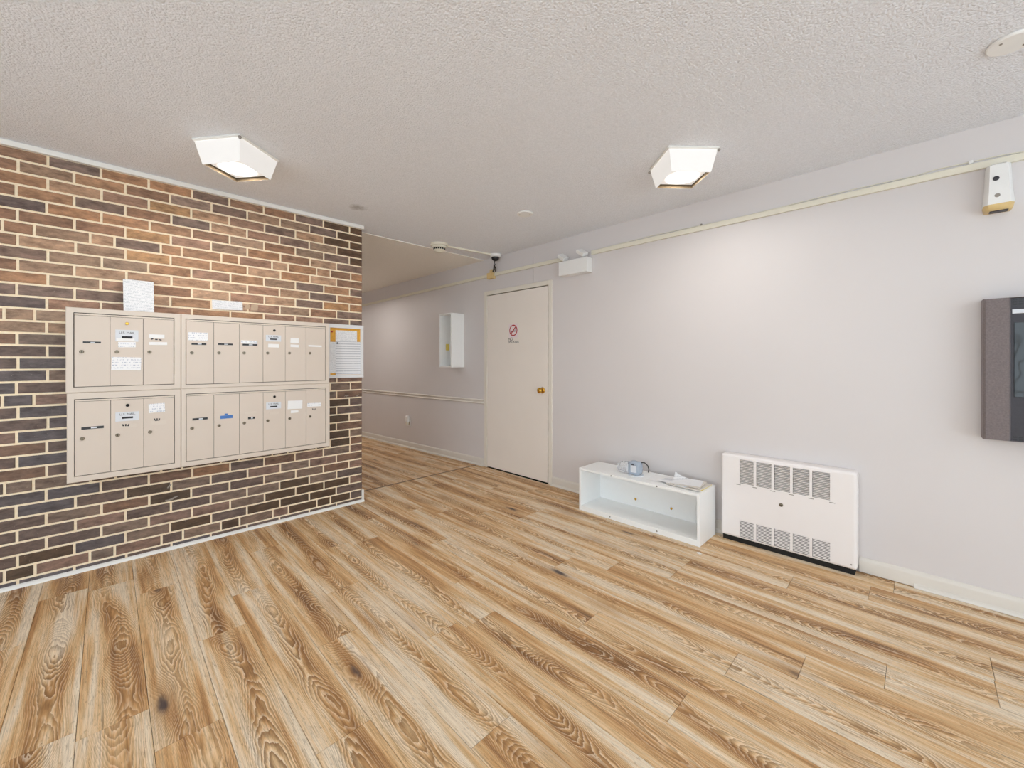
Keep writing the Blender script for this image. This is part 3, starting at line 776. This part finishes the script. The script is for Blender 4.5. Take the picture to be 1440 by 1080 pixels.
# ---- no smoking sign on the door leaf
sx = XR - 0.0058
sg = thing('no_smoking_sign', 'small white and red no smoking sticker on the beige door', 'sign', (XR - 0.0052, 3.155, 1.45))
bm = NB(); box(bm, sx - 0.0006, sx + 0.0006, 3.085, 3.226, 1.500, 1.655)
obj('backing', bm, M['sign_pink'], sg)
bm = NB(); cy, cz = 3.156, 1.580
for k in range(40):
    a0, a1 = 2 * PI * k / 40, 2 * PI * (k + 1) / 40
    q = [bm.verts.new((sx - 0.0012, cy - r * math.cos(a), cz + r * math.sin(a))) for r, a in ((0.050, a0), (0.062, a0), (0.062, a1), (0.050, a1))]
    bm.faces.new(q)
obj('prohibition_ring', bm, M['red'], sg)
bm = NB(); vv = box(bm, sx - 0.0016, sx - 0.001, cy - 0.052, cy + 0.052, cz - 0.006, cz + 0.006)
xf(bm, vv, Matrix.Translation((0, cy, cz)) @ Matrix.Rotation(PI / 4, 4, 'X').inverted() @ Matrix.Translation((0, -cy, -cz)))
obj('prohibition_bar', bm, M['red'], sg)
bm = NB(); box(bm, sx - 0.0011, sx - 0.0007, cy - 0.034, cy + 0.036, cz - 0.014, cz - 0.003)
tube(bm, [(sx - 0.001, cy - 0.026, cz + 0.002), (sx - 0.001, cy - 0.030, cz + 0.012), (sx - 0.001, cy - 0.020, cz + 0.020), (sx - 0.001, cy - 0.024, cz + 0.030)], 0.0022, 6)
obj('cigarette', bm, M['ink'], sg)
bm = NB()
add_text(bm, text_polys('NO', 0.044), on_right(sx - 0.0008, 3.198, 1.484), 0)
add_text(bm, text_polys('SMOKING', 0.036), on_right(sx - 0.0008, 3.152, 1.452), 0)
obj('lettering', bm, M['ink'], sg)

# ---- plastic raceway and what hangs along it
rw = thing('cable_raceway', 'long cream plastic cable raceway running high along the right wall', 'raceway', (XR, 2.0, 2.235))
def race(y0, y1, z, hgt, out, nm, drop=0.0):
    bm = NB(); c = 0.004
    a = [(0, z - hgt / 2), (out, z - hgt / 2), (out, z + hgt / 2 - c), (out - c, z + hgt / 2), (0, z + hgt / 2)]
    A = [bm.verts.new((XR - 0.0008 - o_, y0, v)) for o_, v in a]; B = [bm.verts.new((XR - 0.0008 - o_, y1, v - drop)) for o_, v in a]
    bm.faces.new(A); bm.faces.new(B[::-1])
    for i in range(5): bm.faces.new((A[i], B[i], B[(i + 1) % 5], A[(i + 1) % 5]))
    obj(nm, bm, M['raceway'], rw)
race(YF, 2.135, 2.237, 0.036, 0.020, 'duct')
race(2.465, 3.448, 2.237, 0.036, 0.020, 'duct')
race(3.547, YH - 0.01, 2.236, 0.034, 0.020, 'duct', 0.04)
bm = NB(); pts = []
for k in range(60):
    y = YF + (2.1 - YF) * k / 59; pts.append((XR - 0.004, y, 2.262 + 0.006 * math.sin(y * 5.1) + (0.012 if -0.3 < y < -0.05 else 0.0)))
tube(bm, pts, 0.0028, 6); tag(obj('loose_cable', bm, M['raceway'], None, True), 'thin loose cable running just above the cream raceway', 'cable')
bm = NB(); box(bm, XR - 0.014, XR, -0.185, -0.168, 2.258, 2.276, 0.003)
tag(obj('cable_clip', bm, M['white_plastic']), 'small white cable clip above the raceway near the air freshener', 'cable clip')
bm = NB(); box(bm, XR - 0.010, XR, 1.16, 1.172, 2.254, 2.272, 0.002)
tag(obj('cable_clip', bm, M['grey_plastic']), 'small cable clip above the raceway below the right ceiling light', 'cable clip')
jb = thing('junction_box', 'aged yellow plastic junction box on the raceway under the camera', 'junction box', (XR, 3.50, 2.19))
bm = NB(); box(bm, XR - 0.052, XR, 3.450, 3.545, 2.190, 2.258, 0.003); obj('box_cover', bm, M['yellow_box'], jb)
bm = NB(); box(bm, XR - 0.030, XR, 3.480, 3.520, 2.258, 2.300, 0.002); obj('top_coupling', bm, M['yellow_box'], jb)

# smoke detector, ceiling raceway, dome camera
sd = thing('smoke_detector', 'cream domed smoke detector on the ceiling at the hallway opening', 'smoke detector', (2.404, 3.475, H))
c_ = (2.404, 3.475, H)
bm = NB(); lathe(bm, [(0.0, 0.0), (0.088, 0.0), (0.090, 0.012), (0.086, 0.022), (0.074, 0.026), (0.0, 0.026)], c_, (0, 0, -1), 36); obj('base', bm, M['cream'], sd, True)
bm = NB(); lathe(bm, [(0.070, 0.024), (0.068, 0.040), (0.056, 0.046), (0.0, 0.046)], c_, (0, 0, -1), 36); obj('body', bm, M['cream'], sd, True)
bm = NB()
for k in range(16):
    a = 2 * PI * k / 16; vv = box(bm, 0.052, 0.060, -0.006, 0.006, -0.062, -0.047)
    xf(bm, vv, Matrix.Translation(c_) @ Matrix.Rotation(a, 4, 'Z'))
obj('vent_slots', bm, M['dark'], sd)
bm = NB(); lathe(bm, [(0.055, 0.045), (0.054, 0.062), (0.060, 0.063), (0.050, 0.074), (0.030, 0.082), (0.026, 0.088), (0.0, 0.090)], c_, (0, 0, -1), 36); obj('sensor_dome', bm, M['cream'], sd, True)
bm = NB(); p0, p1 = Vector((2.492, 3.468, H)), Vector((3.03, 3.385, H)); d_ = (p1 - p0).normalized(); s_ = Vector((-d_.y, d_.x, 0)) * 0.010
prism(bm, [p0 + s_, p0 - s_, p0 - s_ * 0.8 - Vector((0, 0, 0.016)), p0 + s_ * 0.8 - Vector((0, 0, 0.016))], (0, 0, 0), p1 - p0)
tag(obj('ceiling_raceway', bm, M['raceway']), 'short cream raceway on the ceiling from smoke detector to camera', 'raceway')
dc = thing('security_camera', 'small black dome security camera with hanging cable on the ceiling', 'camera', (3.085, 3.375, H)); c_ = (3.085, 3.375, H)
bm = NB(); lathe(bm, [(0, 0), (0.064, 0), (0.066, 0.012), (0.060, 0.026), (0.048, 0.032), (0, 0.032)], c_, (0, 0, -1), 32); obj('camera_base', bm, M['white_plastic'], dc, True)
bm = NB(); lathe(bm, [(0.044, 0.030), (0.043, 0.045), (0.036, 0.060), (0.022, 0.070), (0.0, 0.074)], c_, (0, 0, -1), 32); obj('dome', bm, M['black'], dc, True)
bm = NB()
tube(bm, [(3.10, 3.40, H - 0.066), (3.112, 3.425, H - 0.10), (3.105, 3.42, H - 0.14), (3.118, 3.445, H - 0.17), (3.122, 3.46, H - 0.19)], 0.006, 8)
tube(bm, [(3.104, 3.395, H - 0.10), (3.092, 3.40, H - 0.13), (3.10, 3.405, H - 0.16), (3.118, 3.43, H - 0.165), (3.108, 3.41, H - 0.115)], 0.005, 8)
tube(bm, [(3.112, 3.41, H - 0.125), (3.116, 3.40, H - 0.155), (3.108, 3.395, H - 0.185)], 0.007, 8)
obj('cable', bm, M['black'], dc, True)

# ---- emergency light
el = thing('emergency_light', 'white emergency light box with two tilted lamp heads beside the door', 'emergency light', (XR, 2.30, 2.06))
bm = NB(); box(bm, 3.072, XR, 2.135, 2.462, 2.056, 2.192, 0.006); obj('housing', bm, M['white_plastic'], el)
for y, z in ((2.425, 2.238), (2.205, 2.242)):
    bm = NB(); lathe(bm, [(0, 0), (0.016, 0), (0.016, 0.012), (0.010, 0.016), (0.009, 0.034), (0, 0.034)], (3.118, y - 0.012, 2.192), (0, 0, 1), 14); st = obj('swivel', bm, M['white_plastic'], el, True)
    bm = NB(); vv = box(bm, -0.034, 0.034, -0.046, 0.046, -0.016, 0.016, 0.004)
    rotm = Matrix.Translation((3.095, y, z)) @ Matrix.Rotation(math.radians(34), 4, 'X') @ Matrix.Rotation(math.radians(-20), 4, 'Y')
    xf(bm, bm.verts[:], rotm); obj('lamp_head', bm, M['white_plastic'], el)
    bm = NB(); box(bm, -0.028, 0.028, -0.040, 0.040, -0.019, -0.0165, 0.001); xf(bm, bm.verts[:], rotm); obj('lens', bm, M['acrylic'], el)

# ---- open white box on the hallway wall
wb = thing('wall_cubby', 'tall narrow open white box mounted on the hallway wall', 'wall box', (XR, 4.16, 1.165))
x0, x1, y0, y1, z0, z1, tk = 2.962, XR, 4.030, 4.285, 1.166, 1.832, 0.016
for nm, b in (('side_panel', (x0, x1, y0, y0 + tk, z0 + tk, z1 - tk)), ('side_panel', (x0, x1, y1 - tk, y1, z0 + tk, z1 - tk)), ('top_panel', (x0, x1, y0, y1, z1 - tk, z1)),
              ('bottom_panel', (x0, x1, y0, y1, z0, z0 + tk)), ('back_panel', (x1 - 0.008, x1, y0 + tk, y1 - tk, z0 + tk, z1 - tk))):
    bm = NB(); box(bm, *b, 0.0015); obj(nm, bm, M['white_lam'], wb)
bm = NB(); box(bm, 3.05, 3.10, y1 - tk - 0.008, y1 - tk - 0.001, 1.38, 1.46, 0.002)
tag(obj('yellow_tag', bm, M['yellow_paper']), 'small yellow tag inside the open box on the hallway wall', 'tag')

# ---- outlet with plug-in freshener
ot = thing('wall_outlet', 'white outlet plate low on the hallway wall', 'outlet', (XR, 5.33, 0.36))
bm = NB(); box(bm, XR - 0.006, XR, 5.295, 5.365, 0.285, 0.40, 0.002); obj('cover_plate', bm, M['white_plastic'], ot)
for z in (0.318, 0.362):
    bm = NB(); box(bm, XR - 0.0085, XR - 0.005, 5.314, 5.346, z - 0.014, z + 0.014, 0.002); obj('socket', bm, M['cream'], ot)
pf = thing('plug_in_freshener', 'rounded white plug-in air freshener in the hallway outlet', 'air freshener', (XR - 0.0087, 5.335, 0.35))
bm = NB(); box(bm, XR - 0.055, XR - 0.0087, 5.300, 5.372, 0.345, 0.440, 0.018, 0, 4); obj('shell', bm, M['white_plastic'], pf, True)
bm = NB(); lathe(bm, [(0, 0), (0.020, 0), (0.022, 0.02), (0.018, 0.045), (0, 0.047)], (XR - 0.040, 5.325, 0.352), (0, 0, -1), 16); obj('refill_bottle', bm, M['cream'], pf, True)

# ---- low white open cabinet
cb = thing('floor_cabinet', 'low white open-fronted cabinet on the floor against the right wall', 'cabinet', (2.96, 1.535, 0))
x0, x1, y0, y1, z0, z1, tk = 2.802, 3.098, 1.046, 2.025, 0.001, 0.352, 0.018
for nm, b in (('side_panel', (x0, x1, y0, y0 + tk, z0, z1 - tk)), ('side_panel', (x0, x1, y1 - tk, y1, z0, z1 - tk)), ('top_panel', (x0, x1, y0, y1, z1 - tk, z1)),
              ('bottom_panel', (x0, x1, y0 + tk, y1 - tk, z0, z0 + 0.040)), ('back_panel', (x1 - 0.008, x1, y0 + tk, y1 - tk, z0 + 0.04, z1 - tk))):
    bm = NB(); box(bm, *b, 0.0015); obj(nm, bm, M['white_lam'], cb)
for y, z in ((1.720, z1 - 0.009), (1.345, z1 - 0.009)):
    bm = NB(); lathe(bm, [(0, 0), (0.005, 0), (0.004, 0.0015), (0, 0.0015)], (x0, y, z), (-1, 0, 0), 10); obj('screw_hole', bm, M['dark'], cb)
for y, z in ((1.73, 0.02), (1.345, 0.02)):
    bm = NB(); lathe(bm, [(0, 0), (0.006, 0), (0.005, 0.002), (0, 0.003)], (x0, y, z), (-1, 0, 0), 10); obj('cam_cap', bm, M['grey_plastic'], cb)
for y in (1.665, 1.365):
    bm = NB(); lathe(bm, [(0, 0), (0.009, 0), (0.009, 0.004), (0.005, 0.006), (0.004, 0.010), (0, 0.010)], (x1 - 0.008, y, 0.105), (-1, 0, 0), 12); o = obj('screw', bm, M['brass'], cb, True); o['label'] = 'small brass screw'

# ---- clear plastic package on the cabinet
ZC = 0.352
pk = thing('plastic_package', 'crumpled clear plastic package with blue-grey contents on the white cabinet', 'package', (2.93, 1.60, ZC))
def blob(bm, c, r, sq=4.0, seg=20, rings=12, noise=0.0, seed=1):
    rr = random.Random(seed); R = []
    for j in range(rings + 1):
        ph = PI * j / rings; row = []
        for k in range(seg):
            th = 2 * PI * k / seg
            d = Vector((math.sin(ph) * math.cos(th), math.sin(ph) * math.sin(th), math.cos(ph)))
            s = (abs(d.x) ** sq + abs(d.y) ** sq + abs(d.z) ** sq) ** (-1 / sq) * (1 + rr.uniform(-noise, noise))
            row.append(bm.verts.new(Vector(c) + Vector((d.x * s * r[0], d.y * s * r[1], max(d.z * s * r[2], -r[2])))))
        R.append(row)
    for A, B in zip(R, R[1:]):
        for k in range(seg): bm.faces.new((A[k], B[k], B[(k + 1) % seg], A[(k + 1) % seg]))
    bmesh.ops.remove_doubles(bm, verts=bm.verts[:], dist=1e-5)
bm = NB(); blob(bm, (2.935, 1.585, ZC + 0.0545), (0.042, 0.050, 0.052), 5, 24, 12, 0.03, 3); obj('container', bm, M['blue_clear'], pk, True)
bm = NB(); blob(bm, (2.955, 1.680, ZC + 0.042), (0.060, 0.062, 0.041), 2.6, 14, 8, 0.10, 5); obj('film_wrap', bm, M['clear'], pk)
bm = NB(); lathe(bm, [(0, 0), (0.060, 0), (0.062, 0.004), (0.055, 0.006), (0, 0.006)], (2.933, 1.583, ZC + 0.0003), (0, 0, 1), 28); obj('rim_tray', bm, M['grey_label'], pk, True)
bm = NB(); tube(bm, [(2.945, 1.540, ZC + 0.102), (2.95, 1.515, ZC + 0.104), (2.955, 1.492, ZC + 0.086), (2.955, 1.482, ZC + 0.060), (2.955, 1.486, ZC + 0.034)], 0.004, 8); obj('cord', bm, M['black'], pk, True)
bm = NB(); box(bm, 2.8885, 2.8925, 1.552, 1.600, ZC + 0.028, ZC + 0.082, 0.001); box(bm, 2.8885, 2.8925, 1.622, 1.634, ZC + 0.03, ZC + 0.085, 0.001)
obj('printed_card', bm, M['grey_label'], pk)
bm = NB(); box(bm, 2.886, 2.8885, 1.570, 1.594, ZC + 0.084, ZC + 0.092, 0.0005); obj('dark_tab', bm, M['ink'], pk)

# ---- papers on the cabinet
def loose(cx, cy, z, w, l, ang, mat, label, lift=0.0, thick=0.0008, name='loose_paper'):
    bm = NB(); n = 8; ca, sa = math.cos(ang), math.sin(ang)
    def P(u, v, dz):
        a, b = (u - 0.5) * w, (v - 0.5) * l
        zz = z + dz + lift * max(0.0, u + v - 1.35) ** 2 * 3.0 + 0.0006 * math.sin(7 * u + 5 * v)
        return bm.verts.new((cx + a * ca - b * sa, cy + a * sa + b * ca, zz))
    T = [[P(i / n, j / n, thick) for i in range(n + 1)] for j in range(n + 1)]; Bt = [[P(i / n, j / n, 0) for i in range(n + 1)] for j in range(n + 1)]
    for j in range(n):
        for i in range(n):
            bm.faces.new((T[j][i], T[j][i + 1], T[j + 1][i + 1], T[j + 1][i])); bm.faces.new((Bt[j][i], Bt[j + 1][i], Bt[j + 1][i + 1], Bt[j][i + 1]))
    for i in range(n):
        bm.faces.new((T[0][i], Bt[0][i], Bt[0][i + 1], T[0][i + 1])); bm.faces.new((T[n][i], T[n][i + 1], Bt[n][i + 1], Bt[n][i]))
        bm.faces.new((T[i][0], T[i + 1][0], Bt[i + 1][0], Bt[i][0])); bm.faces.new((T[i][n], Bt[i][n], Bt[i + 1][n], T[i + 1][n]))
    tag(obj(name, bm, mat, None, True), label, 'paper', 'papers piled on the white cabinet')
loose(2.985, 1.165, ZC + 0.001, 0.190, 0.200, 0.0, M['yellow_paper'], 'yellow edged leaflet at the bottom of the paper pile on the cabinet', thick=0.003)
loose(2.960, 1.182, ZC + 0.0050, 0.212, 0.232, -0.04, M['newsprint'], 'folded newsprint flyer in the middle of the paper pile on the cabinet', thick=0.006)
loose(2.940, 1.255, ZC + 0.0122, 0.150, 0.215, -0.18, M['print'], 'grey printed sheet sticking out of the paper pile towards the package', thick=0.0012)
loose(2.965, 1.185, ZC + 0.0147, 0.190, 0.200, 0.10, M['newsprint'], 'upper flyer just under the curled top sheet of the paper pile', thick=0.004)
loose(2.970, 1.195, ZC + 0.0198, 0.170, 0.195, 0.22, M['print'], 'white top sheet with a curled up corner on the paper pile', lift=0.03, thick=0.0008)
loose(2.965, 1.405, ZC + 0.001, 0.180, 0.125, 0.05, M['paper'], 'flat white sheet on the cabinet between package and paper pile', thick=0.0008)

# ---- wall heater (convector)
ht = thing('wall_heater', 'off-white metal wall heater with louvred grilles beside the white cabinet', 'heater', (XR, 0.63, 0.03))
HX, HY0, HY1, HZ0, HZ1 = 3.062, 0.264, 0.998, 0.032, 0.598
bm = NB(); box(bm, HX, XR, HY0, HY1, HZ0, HZ1, 0.018, 0, 7)
case = obj('casing', bm, [M['heater'], M['heater_in']], None)
GY = [(0.794, 0.878), (0.691, 0.777), (0.589, 0.675), (0.489, 0.574), (0.388, 0.474)]
GZ = [(0.412, 0.572), (0.048, 0.160)]
bm = NB()
for a, b in GY:
    for c_, d_ in GZ: box(bm, HX - 0.03, HX + 0.045, a, b, c_, d_, 0, 1)
cut = obj('cutter', bm, [M['heater'], M['heater_in']])
md = case.modifiers.new('cut', 'BOOLEAN'); md.object = cut; md.operation = 'DIFFERENCE'; md.solver = 'EXACT'
dg = bpy.context.evaluated_depsgraph_get(); dg.update()
new = bpy.data.meshes.new_from_object(case.evaluated_get(dg)); case.modifiers.clear(); case.data = new
bpy.data.objects.remove(cut)
case.parent = ht; case.matrix_parent_inverse = Matrix.Translation(ht.location).inverted()
for gi, (c_, d_) in enumerate(GZ):
    n = 15 if gi == 0 else 12
    bm = NB(); a, b = GY[0]
    for k in range(n):
        z = c_ + (d_ - c_) * (k + 0.5) / n; p = (d_ - c_) / n
        vv = box(bm, HX + 0.0, HX + 0.011, a, b, z - p * (0.15 if gi == 0 else 0.25), z + p * (0.15 if gi == 0 else 0.25))
        xf(bm, vv, Matrix.Translation((HX + 0.005, 0, z)) @ Matrix.Rotation(math.radians(-18 if gi == 0 else 14), 4, 'Y') @ Matrix.Translation((-HX - 0.005, 0, -z)))
    g0 = obj('grille', bm, M['heater'], ht)
    for a2, b2 in GY[1:]:
        g = g0.copy(); COL.objects.link(g); g.parent = ht; g.matrix_parent_inverse = g0.matrix_parent_inverse.copy(); g.location = (0, a2 - a, 0)
bm = NB(); lathe(bm, [(0, 0), (0.011, 0), (0.011, 0.004), (0.007, 0.006), (0, 0.006)], (HX, 0.637, 0.322), (-1, 0, 0), 18); box(bm, HX - 0.0068, HX - 0.0055, 0.630, 0.644, 0.3205, 0.3235, 0, 1)
obj('latch', bm, [M['steel'], M['dark']], ht, True)
for y in (0.886, 0.786, 0.683, 0.582, 0.4815, 0.378):
    bm = NB(); box(bm, HX - 0.002, HX + 0.004, y - 0.014, y + 0.014, 0.398, 0.402, 0.0008); obj('damper_slot', bm, M['grey_plastic'], ht)
bm = NB(); box(bm, HX + 0.014, XR, HY0 + 0.012, HY1 - 0.01, 0.0, HZ0, 0.001); obj('plinth', bm, M['dark'], ht)
bm = NB(); lathe(bm, [(0, 0), (0.004, 0), (0.003, 0.002), (0, 0.002)], (HX, 0.290, 0.062), (-1, 0, 0), 10); obj('screw', bm, M['steel'], ht)

# ---- dark wall panel with a glass screen (intercom directory)
tv = thing('directory_panel', 'dark grey metal wall panel with a glass screen at the right edge', 'wall panel', (XR, -0.60, 0.855))
PY1, PY0, PZ0, PZ1, PXF = -0.212, -0.99, 0.858, 1.550, 3.060
bm = NB()
def fr(out, iy, iz): return [(XR - out, PY1 - iy, PZ0 + iz), (XR - out, PY0 + iy, PZ0 + iz), (XR - out, PY0 + iy, PZ1 - iz), (XR - out, PY1 - iy, PZ1 - iz)]
L = [fr(0.0, 0, 0), fr(0.078, 0, 0), fr(0.094, 0.008, 0.004), fr(0.112, 0.080, 0.004), fr(0.098, 0.086, 0.006)]
L = [[bm.verts.new(p) for p in q] for q in L]
for P_, Q_ in zip(L, L[1:]):
    for k in range(4): bm.faces.new((P_[k], P_[(k + 1) % 4], Q_[(k + 1) % 4], Q_[k]))
bm.faces.new(L[-1]).material_index = 1; obj('housing', bm, [M['panel'], M['panel_dark']], tv)
fx = XR - 0.098
bm = NB(); box(bm, fx - 0.003, fx + 0.002, PY0 + 0.10, PY1 - 0.096, 1.073, 1.428, 0.001); obj('screen', bm, M['screen'], tv)
bm = NB(); box(bm, fx - 0.004, fx + 0.001, PY0 + 0.10, PY1 - 0.090, 1.470, 1.490, 0.001); obj('label_strip', bm, M['grey_label'], tv)
for za, zb, rows in ((1.508, 1.543, 3), (0.866, 0.888, 2)):
    bm = NB(); n = 34; ya, yb = PY0 + 0.10, PY1 - 0.090
    for i in range(n):
        for j in range(rows):
            y = ya + (yb - ya) * (i + 0.5) / n; z = za + (zb - za) * (j + 0.5) / rows
            box(bm, fx - 0.0008, fx + 0.001, y - 0.0065, y + 0.0065, z - (zb - za) / rows * 0.36, z + (zb - za) / rows * 0.36)
    obj('vent_holes', bm, M['black'], tv)

# ---- air freshener dispenser
ds = thing('freshener_dispenser', 'white wall air freshener dispenser with gold base under the raceway', 'air freshener', (XR, -0.264, 1.99))
def dsec(z, hw, dep): return [(XR, -0.264 + hw, z), (XR - dep * 0.75, -0.264 + hw, z), (XR - dep, -0.264 + hw * 0.72, z), (XR - dep, -0.264 - hw * 0.72, z), (XR - dep * 0.75, -0.264 - hw, z), (XR, -0.264 - hw, z)]
def loft(bm, secs):
    R = [[bm.verts.new(p) for p in s] for s in secs]; n = len(R[0])
    for A, B in zip(R, R[1:]):
        for k in range(n): bm.faces.new((A[k], A[(k + 1) % n], B[(k + 1) % n], B[k]))
    bm.faces.new(R[0]); bm.faces.new(R[-1])
bm = NB(); loft(bm, [dsec(2.214, 0.030, 0.060), dsec(2.205, 0.040, 0.074), dsec(2.15, 0.042, 0.080), dsec(2.08, 0.045, 0.082), dsec(2.012, 0.051, 0.084)]); obj('cover', bm, M['white_plastic'], ds, True)
bm = NB(); loft(bm, [dsec(2.012, 0.050, 0.083), dsec(1.990, 0.046, 0.076), dsec(1.984, 0.040, 0.068)]); obj('base', bm, M['gold'], ds, True)
bm = NB(); box(bm, XR - 0.060, XR - 0.020, -0.295, -0.235, 1.980, 1.986, 0.001); obj('bottom_slot', bm, M['panel_dark'], ds)
bm = NB(); lathe(bm, [(0, 0), (0.011, 0), (0.011, 0.003), (0.008, 0.005), (0, 0.005)], (XR - 0.080, -0.254, 2.136), (-1, 0, 0), 18); obj('spray_nozzle', bm, M['panel_dark'], ds, True)
bm = NB(); lathe(bm, [(0, 0), (0.010, 0), (0.009, 0.002), (0, 0.002)], (XR - 0.082, -0.258, 2.052), (-1, 0, 0), 18); obj('sensor_window', bm, M['grey_plastic'], ds, True)

# ---- round cover plates on the ceiling, chip on the floor
for x, y, r, lb in ((2.397, 2.267, 0.064, 'small round white cover plate on the ceiling before the emergency light'), (2.402, -0.238, 0.067, 'round white cover plate at the top right ceiling corner')):
    t = thing('ceiling_cover_plate', lb, 'cover plate', (x, y, H))
    bm = NB(); lathe(bm, [(0, 0), (r, 0), (r, 0.006), (r * 0.94, 0.010), (0, 0.011)], (x, y, H - 0.001), (0, 0, -1), 36); obj('plate', bm, M['white_plastic'], t, True)
    for s in (-1, 1):
        bm = NB(); lathe(bm, [(0, 0), (0.005, 0), (0.004, 0.002), (0, 0.002)], (x + s * r * 0.46, y - s * r * 0.46, H - 0.0115), (0, 0, -1), 10); obj('screw', bm, M['grey_plastic'], t)
bm = NB(); prism(bm, [(2.700, 1.008, 0), (2.716, 1.000, 0), (2.732, 1.020, 0), (2.722, 1.034, 0), (2.706, 1.024, 0)], (0, 0, 0.0004), (0, 0, 0.002))
tag(obj('paint_chip', bm, M['paint_chip']), 'small white paint chip on the floor before the white cabinet', 'paint chip')
